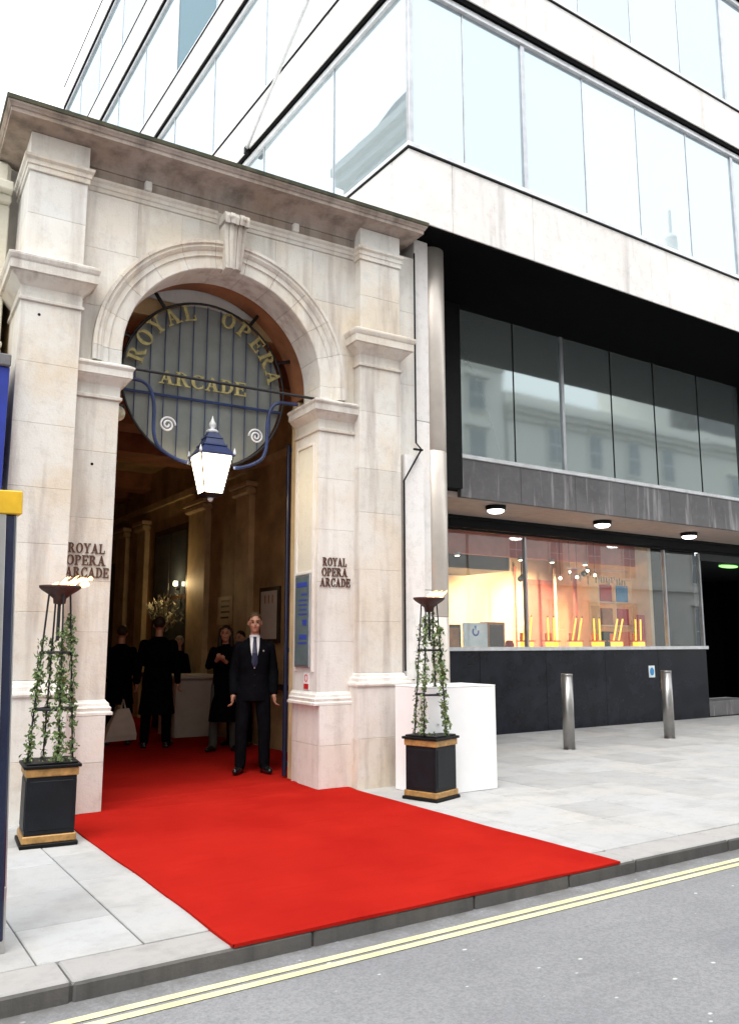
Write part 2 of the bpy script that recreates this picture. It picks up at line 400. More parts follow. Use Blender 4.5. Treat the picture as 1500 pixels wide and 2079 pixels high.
# ------------------------------------------------------------------ stone archway
ar = thing('stone_archway', 'weathered pale stone archway with pilasters, moulded cornice and keystone over the red carpet', 'archway', (3.23, 7.9, PV))
OX0, OX1 = 2.20, 4.345; CX = (OX0+OX1)/2; RI = (OX1-OX0)/2; CZ = 4.385; RO = 1.355; YF = 7.62; YB = 8.2
LP = (1.255, 1.785); RP = (4.785, 5.32); YP = 7.49
def blk(x0, x1, y0, y1, z0, z1, m='stone', c=.002, name='stone_block'):
    return box(name, (x0, y0, z0), (x1, y1, z1), m, ar, c=c)
# piers in courses
def courses(z0, z1, n, jit=.06):
    zs = [z0+(z1-z0)*k/n for k in range(n+1)]
    for k in range(1, n): zs[k] += random.uniform(-jit, jit)
    return zs
for xa, xb in ((1.6, OX0), (OX1, 4.9)):
    zs = courses(1.10, 3.88, 5)
    for a, b in zip(zs, zs[1:]): blk(xa, xb, YF, YB, a+.0008, b-.0008, 'stone_pale' if xa > 3 else 'stone')
    # plinth and moulded plinth cap
    blk(xa, xb, YF-.06, YB, PV-.02, .56, 'stone_pale' if xa > 3 else 'stone', name='plinth_block'); blk(xa-.0, xb, YF-.06, YB, .563, .965, 'stone_pale', name='plinth_block')
    m = MB().ring_profile(xa, xb, YF, YB, [(.062, .967), (.062, .99), (.045, 1.0), (.05, 1.03), (.035, 1.045), (.03, 1.07), (.012, 1.085), (.004, 1.1)])
    # the moulding also returns into the opening (handled by ring on three sides)
    m.build('plinth_moulding', 'stone_pale', ar)
    # impost
    MB().ring_profile(xa, xb, YF, YB, [(.0, 3.883), (.022, 3.89), (.024, 3.915), (.006, 3.925), (.006, 4.02), (.02, 4.035), (.045, 4.06), (.075, 4.085), (.082, 4.1), (.095, 4.1), (.095, 4.165), (.10, 4.172), (.112, 4.19), (.112, 4.205), (.06, 4.235), (.02, 4.24)]).build('impost', 'stone', ar)
# pilasters
for (xa, xb), yb_ in ((LP, 8.19), (RP, 8.15)):
    big = 'stone'
    blk(xa-.06, xb+.06, YP-.06, yb_, PV-.02, .62, big, name='plinth_block'); blk(xa-.055, xb+.055, YP-.055, yb_, .623, 1.15, 'stone_pale', name='plinth_block')
    MB().ring_profile(xa, xb, YP, yb_, [(.07, 1.152), (.075, 1.17), (.07, 1.19), (.05, 1.2), (.045, 1.235), (.02, 1.25), (.015, 1.275), (.0, 1.285)]).build('plinth_moulding', 'stone_pale', ar)
    zs = courses(1.287, 4.66, 6)
    for a, b in zip(zs, zs[1:]): blk(xa, xb, YP, yb_, a+.0008, b-.0008)
    MB().ring_profile(xa, xb, YP, yb_, [(0, 4.662), (.02, 4.668), (.022, 4.69), (.004, 4.70), (.004, 4.80), (.02, 4.815), (.05, 4.85), (.085, 4.885), (.09, 4.905), (.115, 4.907), (.115, 4.985), (.125, 5.0), (.135, 5.03), (.135, 5.05), (.06, 5.09), (.01, 5.10)]).build('capital', 'stone', ar)
    zs = courses(5.102, 5.93, 2, .02)
    for a, b in zip(zs, zs[1:]): blk(xa+.005, xb-.005, YP+.005, yb_, a+.0008, b-.0008, 'stone_pale' if xa < 2 else 'stone')
    MB().ring_profile(xa, xb, YP, yb_, [(.002, 5.932), (.012, 5.936), (.012, 5.985), (.022, 5.99), (.024, 6.03), (.045, 6.05), (.05, 6.075), (.02, 6.085), (0, 6.09)]).build('architrave', 'stone', ar)
    blk(xa, xb, YP, yb_, 6.092, 6.315, 'stone_pale', name='frieze_block')
# spandrel masonry: courses clipped by the archivolt
def spandrel(x0, x1, z0, z1, side):
    n = 14; zs = [z0+(z1-z0)*k/n for k in range(n+1)]; inner = []
    for z in zs:
        d = z-CZ
        if d < 0: lim = RO
        elif d < RO: lim = math.sqrt(RO*RO-d*d)
        else: lim = -9
        if side < 0: xi = min(x1, CX-lim) if lim > 0 else x1
        else: xi = max(x0, CX+lim) if lim > 0 else x0
        inner.append((xi, z))
    pts = [(xx, z) for xx, z in inner if (xx > x0+.015 if side < 0 else xx < x1-.015)]
    if len(pts) < 2: return
    outer = x0 if side < 0 else x1
    poly = [(outer, pts[0][1])]+pts+[(outer, pts[-1][1])]
    MB().prism(poly, 'y', YF, YB).build('stone_block', 'stone_pale' if side < 0 and x0 < 2.3 else 'stone', ar)
zz = [4.243, 4.80, 5.38, 5.955]
cuts = [[1.70, 2.9, CX], [1.70, 2.45, CX], [1.70, 2.3, 2.75, CX]]
for r_ in range(3):
    L = cuts[r_]
    for a, b in zip(L, L[1:]):
        spandrel(a+.0008, b-.0008, zz[r_]+.0015, zz[r_+1]-.0015, -1)
        spandrel(2*CX-b+.0015, 2*CX-a-.0015+(.08 if a == 1.70 else 0), zz[r_]+.0015, zz[r_+1]-.0015, 1)
# voussoirs with a moulded outer edge
def voussoir(a0, a1, n=6, stilt=None):
    sec = [(RI, YB-.2), (RI, YF-.02), (RI+.008, YF-.028), (1.2, YF-.028), (1.205, YF-.045), (1.255, YF-.045), (1.265, YF-.06), (1.29, YF-.08), (1.315, YF-.075), (1.325, YF-.095), (RO, YF-.095), (RO+.004, YF-.08), (RO-.004, YF+.02), (RO-.004, YB-.2)]
    vs = []; m = len(sec)
    if stilt:
        st = [(None, stilt[0]), (None, stilt[1])]
        sg = stilt[2]
        for _, z in st: vs += [(CX+sg*r_, y, z) for r_, y in sec]
        n = 1
    else:
        for k in range(n+1):
            a = a0+(a1-a0)*k/n
            vs += [(CX+r_*math.cos(a), y, CZ+r_*math.sin(a)) for r_, y in sec]
    fs = [(k*m+i_, k*m+(i_+1) % m, (k+1)*m+(i_+1) % m, (k+1)*m+i_) for k in range(n) for i_ in range(m)]
    fs += [tuple(range(m))[::-1], tuple(range(n*m, n*m+m))]
    MB().add(vs, fs).build('voussoir', 'stone', ar)
NV = 11
for k in range(NV):
    if k == NV//2: continue
    g = .0015; voussoir(math.pi*k/NV+g, math.pi*(k+1)/NV-g)
for sg in (-1, 1): voussoir(0, 0, stilt=(4.242, CZ-.0015, sg))
voussoir(math.pi*5/NV+.002, math.pi*6/NV-.002)
# keystone: tapered console with fluted face and a little scroll on top
k0, k1 = RI-.015+CZ, 6.02
ks = MB()
def kw(z): return .085+.05*(z-k0)/(k1-k0)
prof = [(k0, YF-.12), (k0+.06, YF-.13), (k0+.3, YF-.14), (k0+.5, YF-.165), (k1-.12, YF-.20), (k1-.05, YF-.215), (k1, YF-.19)]
for xa, xb, dy in ((-1, -.62, 0), (-.58, -.2, -.012), (-.16, .16, .0), (.2, .58, -.012), (.62, 1, 0)):
    vs = []
    for z, y in prof: vs += [(CX+kw(z)*xa, y+dy, z), (CX+kw(z)*xb, y+dy, z), (CX+kw(z)*xb, YF+.05, z), (CX+kw(z)*xa, YF+.05, z)]
    ks.add(vs, [(i_*4+k, i_*4+(k+1) % 4, (i_+1)*4+(k+1) % 4, (i_+1)*4+k) for i_ in range(len(prof)-1) for k in range(4)]+[(3, 2, 1, 0), tuple(range(len(prof)*4-4, len(prof)*4))])
kso = ks.build('keystone', 'stone', ar)
MB().prism([(CX-kw(z_)*.99, z_) for z_ in (k0+.01, k1-.02)]+[(CX+kw(z_)*.99, z_) for z_ in (k1-.02, k0+.01)], 'y', YF-.118, YF+.04).build('keystone_core', 'stone', kso)
for sx in (-.07, .07): MB().sphere((CX+sx, YF-.21, k1-.05), .03).build('scroll', 'stone', kso, smooth=True)
# architrave moulding on the wall between the pilasters, frieze, cornice
def run(prof, x0, x1, name, m, yb=YB):
    poly = [(yb, prof[0][1])]+[(YF-d, z) for d, z in prof]+[(yb, prof[-1][1])]
    MB().prism(poly, 'x', x0, x1).build(name, m, ar)
arch_p = [(.004, 5.957), (.012, 5.962), (.012, 6.0), (.024, 6.005), (.024, 6.04), (.045, 6.06), (.05, 6.08), (.01, 6.092)]
run(arch_p, LP[1]+.002, CX-.16, 'architrave', 'stone'); run(arch_p, CX+.16, RP[0]-.002, 'architrave', 'stone')
run([(.0, 5.957), (.0, 6.09)], CX-.158, CX+.158, 'architrave', 'stone')
fx = [LP[1]+.002, 2.42, CX, 4.03, RP[0]-.002]
for a, b in zip(fx, fx[1:]): blk(a+.0008, b-.0008, YF+.004, YB, 6.094, 6.2, 'stone_cornice', name='frieze_block')
for xx in (2.38, 4.02):
    box('drip_bracket', (xx-.035, YF-.05, 6.094), (xx+.035, YF+.02, 6.198), 'stone_pale', ar, c=.01)
cx_cuts = [LP[0], 2.05, 2.9, 3.7, 4.5, RP[1]]
cp = [(-.125, 6.202), (-.118, 6.24), (-.10, 6.27), (-.07, 6.295), (-.02, 6.318), (.05, 6.333), (.13, 6.34), (.19, 6.342), (.19, 6.336), (.205, 6.336), (.207, 6.372), (.218, 6.378), (.226, 6.395), (.238, 6.41), (.241, 6.425)]
MB().ring_profile(LP[0], RP[1], YP, 8.3, cp).build('cornice', 'stone_cornice', ar)
MB().ring_profile(LP[0], RP[1], YP, 8.35, [(.238, 6.426), (.25, 6.43), (.254, 6.468), (.235, 6.476), (.05, 6.492)]).build('cornice_capping', 'moss', ar)
# moss tufts along the top edge
mt = MB()
for _ in range(420):
    xx = random.uniform(1.06, 5.52); yy = 7.25+abs(random.gauss(0, .09)); h = random.uniform(.003, .012)
    a = random.uniform(0, 6.28); s_ = random.uniform(.02, .09)
    mt.sphere((xx, yy+s_*.4, 6.476), (s_, s_*.5, h), 7, 4)
mt.build('moss_growth', 'moss', ar, kind='stuff')
# wing wall to the right of the right pilaster and the dark joint
for a, b in zip([.10, .9, 1.9, 2.9, 3.75, 4.6, 5.5], [.898, 1.898, 2.898, 3.748, 4.598, 5.498, 6.2]): blk(5.322, 5.63, YF+.02, 8.1, a, b, 'stone_pale')
# hole plugs seen as dark dots on the stone
for px, pz in ((1.42, 4.55), (1.98, 3.25)):
    yy = YP if px < 1.7 else YF
    MB().sphere((px, yy, pz), (.014, .006, .014), 8, 6).build('fixing_hole', 'black_paint', ar)
# reveal panels on the inner face of the right pier
RX = OX1
fr = MB()
for a, b in (((RX-.02, 7.70, 1.30), (RX+.01, 7.735, 3.78)), ((RX-.02, 8.10, 1.30), (RX+.01, 8.135, 3.78)), ((RX-.02, 7.735, 3.745), (RX+.01, 8.10, 3.78)), ((RX-.02, 7.735, 2.34), (RX+.01, 8.10, 2.37))): fr.box(a, b, .004)
fr.build('reveal_frame', 'stone_pale', ar)
box('reveal_panel', (RX-.006, 7.736, 2.372), (RX+.02, 8.099, 3.744), 'cream_paint', ar)

# lettering ------------------------------------------------------------
def glyph(ch):
    """slab-serif capital in a unit-high cell: (list of quads, width)"""
    Q = []; rect = lambda a, b, c, d: Q.append([(a, b), (c, b), (c, d), (a, d)])
    def ring(cx, cy, rx, ry, ix, iy, a0, a1, n=14):
        for k in range(n):
            p, q = R(a0+(a1-a0)*k/n), R(a0+(a1-a0)*(k+1)/n)
            Q.append([(cx+ix*math.cos(p), cy+iy*math.sin(p)), (cx+rx*math.cos(p), cy+ry*math.sin(p)), (cx+rx*math.cos(q), cy+ry*math.sin(q)), (cx+ix*math.cos(q), cy+iy*math.sin(q))])
    s = .09
    if ch in 'RPDEL': rect(.09, 0, .30, 1); rect(0, 0, .39, s); rect(0, 1-s, .39, 1)
    if ch == 'R': ring(.36, .74, .36, .26, .16, .17, -90, 90); Q.append([(.36, .5), (.56, .5), (.86, .04), (.62, 0)]); rect(.6, 0, .95, s); return Q, .95
    if ch == 'P': ring(.36, .72, .38, .28, .17, .19, -90, 90); return Q, .78
    if ch == 'D': ring(.36, .5, .5, .5, .28, .41, -90, 90, 18); return Q, .88
    if ch == 'E': rect(.3, 0, .78, s); rect(.3, 1-s, .76, 1); rect(.3, .46, .58, .54); rect(.69, s, .78, .3); rect(.67, .72, .76, 1-s); rect(.52, .36, .6, .64); return Q, .8
    if ch == 'L': rect(.3, 0, .76, s); rect(.67, s, .76, .34); return Q, .78
    if ch == 'O': ring(.46, .5, .46, .51, .24, .42, 0, 360, 26); return Q, .92
    if ch == 'C': ring(.46, .5, .46, .51, .24, .42, 45, 315, 22); rect(.70, .64, .80, 1); rect(.72, .12, .8, .3); return Q, .84
    if ch == 'A':
        Q.append([(.10, 0), (.2, 0), (.54, 1), (.42, 1)]); Q.append([(.62, 0), (.86, 0), (.54, 1), (.38, 1)]); rect(.24, .3, .7, .38); rect(0, 0, .32, s); rect(.54, 0, .98, s); return Q, .98
    if ch == 'Y':
        Q.append([(.06, 1), (.3, 1), (.56, .46), (.38, .42)]); Q.append([(.72, 1), (.82, 1), (.56, .44), (.44, .42)]); rect(.37, 0, .58, .47); rect(.27, 0, .68, s); rect(0, 1-s, .38, 1); rect(.62, 1-s, .96, 1); return Q, .96
def letter_mesh(ch, size, depth, xf):
    Q, wd = glyph(ch); m = MB(); k = 0
    for q in Q:
        k += 1; e = .0004*(k % 7)
        vs = [xf(x_*size, z_*size, 0) for x_, z_ in q]+[xf(x_*size, z_*size, depth+e) for x_, z_ in q]
        m.add(vs, [(3, 2, 1, 0), (4, 5, 6, 7), (0, 1, 5, 4), (1, 2, 6, 5), (2, 3, 7, 6), (3, 0, 4, 7)])
    return m
def word(txt, x0, x1, z, size, y, m, parent, depth=.012):
    ws = [glyph(c)[1] for c in txt]; gap = .07; tot = sum(ws)+gap*(len(txt)-1); sx = (x1-x0)/(tot*size); x_ = x0
    for c, wd in zip(txt, ws):
        letter_mesh(c, size, depth, lambda a, b, d, X=x_: (X+a*sx, y-d, z+b)).build('letter', m, parent)
        x_ += (wd+gap)*size*sx
for rows in (((1.81, 2.135), (1.80, 2.145), (1.795, 2.18)), ((4.40, 4.69), (4.39, 4.70), (4.37, 4.735))):
    for t, (xa, xb), z in zip(('ROYAL', 'OPERA', 'ARCADE'), rows, (2.415, 2.305, 2.195)):
        word(t, xa, xb, z, .09, YF+.001, 'bronze', ar)

# ------------------------------------------------------------------ gilt arcade sign in the arch
SY = 8.27; SC = (CX+.012, 4.405); SR = .925
sg = thing('arcade_sign', 'round blue iron arcade sign with gilt lettering and thin bars in the arch head', 'sign', (SC[0], SY, SC[1]))
circ = lambda r_, y, n=64: [(SC[0]+r_*math.cos(2*math.pi*k/n), y, SC[1]+r_*math.sin(2*math.pi*k/n)) for k in range(n)]
MB().tube(circ(SR, SY), .014, 8, True).build('ring', 'iron', sg, smooth=True)
MB().prism([(p[0], p[2]) for p in circ(SR-.02, 0)], 'y', SY+.045, SY+.06).build('backing_panel', 'fan_grey', sg)
for k in range(-5, 6):
    xx = SC[0]+k*.155; h = math.sqrt((SR-.02)**2-(k*.155)**2)
    MB().tube([(xx, SY+.02, SC[1]-h), (xx, SY+.02, SC[1]+h)], .006, 6).build('bar', 'blue_iron', sg)
MB().tube([(SC[0]-SR+.03, SY+.012, 4.22), (SC[0]+SR-.03, SY+.012, 4.22)], .016, 6).build('rail', 'blue_iron', sg)
MB().tube([(OX0-.0, YF+.12, 4.275), (OX1, YF+.12, 4.275)], .016, 8).build('tie_bar', 'iron', sg)
for a in (58, 122, 25, 155):
    MB().tube([(SC[0]+SR*math.cos(R(a)), SY, SC[1]+SR*math.sin(R(a))), (SC[0]+(RI+.06)*math.cos(R(a)), SY, CZ+(RI+.06)*math.sin(R(a)))], .02, 6).build('stay', 'iron', sg)
def arc_word(txt, a0, a1, rad, size):
    n = len(txt)
    for k, c in enumerate(txt):
        a = R(a0+(a1-a0)*(k+.5)/n); wd = glyph(c)[1]*size
        t = Vector((math.sin(a), 0, -math.cos(a))); r_ = Vector((math.cos(a), 0, math.sin(a)))
        base = Vector((SC[0], SY-.012, SC[1]))+r_*(rad-size/2)-t*(wd/2)
        letter_mesh(c, size, .02, lambda u, v, d: tuple(base+t*u+r_*v+Vector((0, -d, 0)))).build('letter', 'gilt', sg)
arc_word('ROYAL', 172, 99, .81, .175); arc_word('OPERA', 81, 8, .81, .175)
word('ARCADE', 2.75, 3.74, 4.335, .155, SY-.012, 'gilt', sg, .02)
# ------------------------------------------------------------------ lantern with its scroll brackets
ln = thing('hanging_lantern', 'lit blue and cream street lantern hung on scrolled blue iron brackets beneath the arch', 'lantern', (CX, 8.0, 3.12))
LY = 8.0
LB = [(2.28, 4.26), (2.408, 4.255), (2.525, 4.24), (2.605, 4.16), (2.643, 3.985), (2.648, 3.753), (2.689, 3.605), (2.785, 3.525), (2.918, 3.469), (3.02, 3.452)]
def smooth_path(P, y):
    out = []
    for i_ in range(len(P)-1):
        p0, p1, p2, p3 = P[max(i_-1, 0)], P[i_], P[i_+1], P[min(i_+2, len(P)-1)]
        for k in range(4):
            t = k/4; out.append(tuple(.5*((2*p1[j])+(-p0[j]+p2[j])*t+(2*p0[j]-5*p1[j]+4*p2[j]-p3[j])*t*t+(-p0[j]+3*p1[j]-3*p2[j]+p3[j])*t**3) for j in (0, 1)))
    out.append(P[-1]); return [(a, y, b) for a, b in out]
for s_ in (1, -1):
    P = LB if s_ == 1 else [(2*CX-a, b) for a, b in LB]
    MB().tube(smooth_path(P, LY), .02, 8).build('bracket', 'blue_iron', ln, smooth=True)
    sp = []; cx_ = CX-s_*.49
    for k in range(50):
        a = k/49*4.2*math.pi; r_ = .085*(1-k/56); sp.append((cx_+s_*r_*math.cos(a), LY-.02, 3.822+r_*math.sin(a)))
    MB().tube(sp, .0105, 6).build('scroll', 'white_alu', ln, smooth=True)
def frus(m, c, w0, z0, w1, z1):
    m.add([(c[0]-w0, c[1]-w0, z0), (c[0]+w0, c[1]-w0, z0), (c[0]+w0, c[1]+w0, z0), (c[0]-w0, c[1]+w0, z0), (c[0]-w1, c[1]-w1, z1), (c[0]+w1, c[1]-w1, z1), (c[0]+w1, c[1]+w1, z1), (c[0]-w1, c[1]+w1, z1)],
          [(0, 3, 2, 1), (4, 5, 6, 7), (0, 1, 5, 4), (1, 2, 6, 5), (2, 3, 7, 6), (3, 0, 4, 7)]); return m
C2 = (CX, LY)
frus(MB(), C2, .098, 3.145, .168, 3.53).build('glazing', 'lantern_glass', ln)
lf = MB()
for sx in (-1, 1):
    for sy in (-1, 1): lf.tube([(CX+sx*.10, LY+sy*.10, 3.14), (CX+sx*.171, LY+sy*.171, 3.535)], .009, 6)
lf.build('frame', 'iron', ln)
frus(MB(), C2, .06, 3.105, .115, 3.143).build('base', 'iron', ln)
MB().lathe([(.008, 3.06), (.02, 3.07), (.03, 3.09), (.03, 3.104)], C2, 12).build('drop_finial', 'white_alu', ln, smooth=True)
r_ = MB(); frus(r_, C2, .193, 3.535, .193, 3.555); frus(r_, C2, .184, 3.557, .118, 3.645); frus(r_, C2, .13, 3.647, .126, 3.665); frus(r_, C2, .108, 3.667, .086, 3.73); frus(r_, C2, .095, 3.732, .09, 3.745); frus(r_, C2, .077, 3.747, .052, 3.80)
rf = r_.build('roof', 'blue_roof', ln)
MB().lathe([(.06, 3.80), (.066, 3.82), (.05, 3.835), (.02, 3.845), (.035, 3.875), (.038, 3.9), (.02, 3.93), (.01, 3.96), (.002, 3.99)], C2, 14).build('finial', 'white_alu', rf, smooth=True)
for sx in (-1, 1):
    for sy in (-1, 1): MB().lathe([(.012, 3.545), (.018, 3.565), (.012, 3.585), (.002, 3.62)], (CX+sx*.184, LY+sy*.184), 8).build('corner_spike', 'white_alu', rf, smooth=True)

gl = thing('globe_lamp', 'small unlit cream globe lamp tucked under the left impost', 'lamp', (2.36, 8.1, 3.8))
MB().sphere((2.30, 8.1, 3.90), .08, 16, 10).build('globe', 'plume', gl, smooth=True)
MB().tube([(2.2, 8.1, 3.99), (2.36, 8.1, 3.985), (2.36, 8.1, 3.93)], .014, 8).build('bracket', 'iron', gl)

# notice board and little signs on the pier
nb = thing('notice_board', 'tall narrow glazed notice board with blue print on the right pier reveal', 'notice board', (RX-.01, 7.91, 1.36))
box('frame', (RX-.035, 7.74, 1.345), (RX-.004, 8.095, 2.335), 'alu', nb)
box('panel', (RX-.04, 7.765, 1.37), (RX-.036, 8.07, 2.31), 'board_glass', nb, c=0)
for k, (z, h, yb2) in enumerate(((2.2, .05, .24), (2.11, .02, .14), (2.05, .015, .2), (2.0, .015, .2), (1.95, .015, .17), (1.9, .015, .2), (1.79, .06, .10), (1.64, .05, .18), (1.59, .02, .2))):
    box('print_line', (RX-.042, 7.79, z), (RX-.0405, 7.79+yb2, z+h), 'ink_blue', nb, c=0)
hs_ = thing('safety_sign', 'small white and red sign low on the right pier reveal', 'sign', (RX-.002, 7.86, 1.12))
box('plate', (RX-.008, 7.79, 1.115), (RX-.002, 7.91, 1.29), 'white_board', hs_, c=0)
box('red_field', (RX-.010, 7.795, 1.12), (RX-.0085, 7.905, 1.175), 'red_plastic', hs_, c=0)
rg = MB().tube([(RX-.010, 7.85+.035*math.cos(k*.3927), 1.235+.035*math.sin(k*.3927)) for k in range(16)], .005, 5, True).build('prohibition_ring', 'red_plastic', hs_)
gt = thing('blue_gate', 'tall dark blue iron gate leaf folded back behind the right pier', 'gate', (4.7, 8.42, PV))
for xa in (4.385, 5.2): box('stile', (xa, 8.385, PV+.03), (xa+.04, 8.425, 3.9), 'navy_panel', gt)
for z in (.25, 1.5, 3.82): box('rail', (4.426, 8.39, z), (5.199, 8.42, z+.05), 'blue_iron', gt)
for k in range(6): MB().tube([(4.5+k*.12, 8.405, .27), (4.5+k*.12, 8.405, 3.83)], .01, 6).build('bar', 'blue_iron', gt)

# ------------------------------------------------------------------ arcade passage
ap = thing('arcade_passage', 'dim ochre plastered arcade passage with pilasters behind the archway', 'passage', (3.4, 9, PV))
WX0, WX1 = 1.42, 5.5; CEIL = 5.1
box('wall', (WX0-.15, 8.21, PV), (WX0, 20, CEIL), 'brown_plaster', ap); box('wall', (WX1, 8.21, PV), (WX1+.15, 20, CEIL), 'brown_plaster', ap)
box('wall', (WX0, 20, PV), (WX1, 20.15, CEIL), 'brown_plaster', ap)
box('ceiling', (WX0-.15, 8.36, CEIL), (WX1+.15, 20.2, CEIL+.2), 'brown_plaster', ap)
box('roof', (1.0, 8.4, CEIL+.22), (5.3, 20.4, 6.34), 'stucco', ap)
# inner wall behind the archway (either side of the opening and over it)
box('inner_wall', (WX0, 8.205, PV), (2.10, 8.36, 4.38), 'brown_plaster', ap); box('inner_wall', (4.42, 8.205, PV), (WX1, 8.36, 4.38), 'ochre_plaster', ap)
n = 40; tym = []
for k in range(n+1):
    a = math.pi*k/n; tym.append((CX+1.13*math.cos(a), 4.382+1.13*math.sin(a)))
m = MB()
for k in range(n):
    (xa, za), (xb, zb) = tym[k], tym[k+1]
    for y in (8.205, 8.36): m.add([(xa, y, za), (xb, y, zb), (xb, y, 6.2), (xa, y, 6.2)], [(0, 1, 2, 3)])
    m.add([(xa, 8.02, za), (xb, 8.02, zb), (xb, 8.36, zb), (xa, 8.36, za)], [(0, 1, 2, 3)])
for a, b in ((WX0-.1, CX-1.13), (CX+1.13, WX1+.1)): m.box((a, 8.205, 4.382), (b, 8.36, 6.2))
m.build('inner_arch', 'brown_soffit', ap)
def wall_pilaster(y0, y1, mm='ochre_plaster'):
    box('pilaster', (WX1-.10, y0, PV), (WX1, y1, 3.9), mm, ap)
    MB().ring_profile(y0, y1, -(WX1-.10), -WX1, [(0, 3.9), (.03, 3.92), (.03, 3.95), (.01, 3.96), (.01, 4.04), (.07, 4.1), (.07, 4.16), (.02, 4.2)])
    box('capital', (WX1-.17, y0-.06, 3.902), (WX1, y1+.06, 4.02), mm, ap, c=.03); box('capital', (WX1-.2, y0-.09, 4.022), (WX1, y1+.09, 4.1), mm, ap, c=.01)
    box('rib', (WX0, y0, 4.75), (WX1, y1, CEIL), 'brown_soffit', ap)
for a, b in ((8.9, 9.5), (11.6, 12.1), (13.35, 14.15), (16.6, 17.1), (17.9, 18.6)): wall_pilaster(a, b)
box('cornice', (WX1-.07, 8.37, 4.3), (WX1, 20, 4.42), 'ochre_plaster', ap); box('cornice', (WX0, 8.37, 4.3), (WX0+.07, 20, 4.42), 'ochre_plaster', ap)
# dark framed shop window inside
sw = box('window', (WX1-.06, 14.25, .8), (WX1, 16.1, 3.8), 'dark_wood', ap)
for k in range(2):
    for q in range(2): box('pane', (WX1-.066, 14.33+k*.88, 1.2+q*1.28), (WX1-.061, 15.13+k*.88, 2.4+q*1.28), 'window_glass', sw, c=0)
box('window', (WX1-.06, 18.75, .8), (WX1, 19.8, 3.4), 'dark_wood', ap)
box('rail', (WX1-.085, 8.4, .95), (WX1, 20, 1.03), 'dark_wood', ap)
pf = thing('framed_poster', 'pale poster in a dark frame on the passage wall behind the doorman', 'poster', (WX1-.02, 11, 1.6))
box('frame', (WX1-.04, 10.66, 1.6), (WX1-.001, 11.3, 2.42), 'dark_wood', pf); box('print', (WX1-.044, 10.72, 1.66), (WX1-.0405, 11.24, 2.36), 'white_paper', pf, c=0)
for k in range(3): box('print_mark', (WX1-.046, 10.84+k*.12, 2.18), (WX1-.0445, 10.87+k*.12, 2.3), 'orange_wood', pf, c=0)
no = thing('wall_notice', 'small tan notice with dark lines on the ochre passage wall', 'notice', (WX1-.02, 12.6, 1.95))
box('sheet', (WX1-.012, 12.35, 1.9), (WX1-.002, 12.95, 2.36), 'ochre_plaster', no, c=0)
for k in range(4): box('print_line', (WX1-.014, 12.45+.03*(k % 2), 2.27-k*.09), (WX1-.0125, 12.8, 2.3-k*.09), 'dark_wood', no, c=0)
wl = thing('wall_lamp', 'tiny lit lamp in front of the dark shop window in the passage', 'lamp', (5.3, 14.6, 2.6))
box('shade', (5.32, 14.57, 2.64), (5.39, 14.63, 2.73), 'small_lamp', wl, c=.01)
ld = bpy.data.lights.new('lamp_glow', 'POINT'); ld.energy = 8; ld.color = (1, .70, .34); ld.shadow_soft_size = .06
lo = bpy.data.objects.new('lamp_glow', ld); col.objects.link(lo); lo.parent = wl; lo.location = (-.12, 0, .1)
box('arm', (5.36, 14.58, 2.56), (5.44, 14.62, 2.618), 'iron', wl)

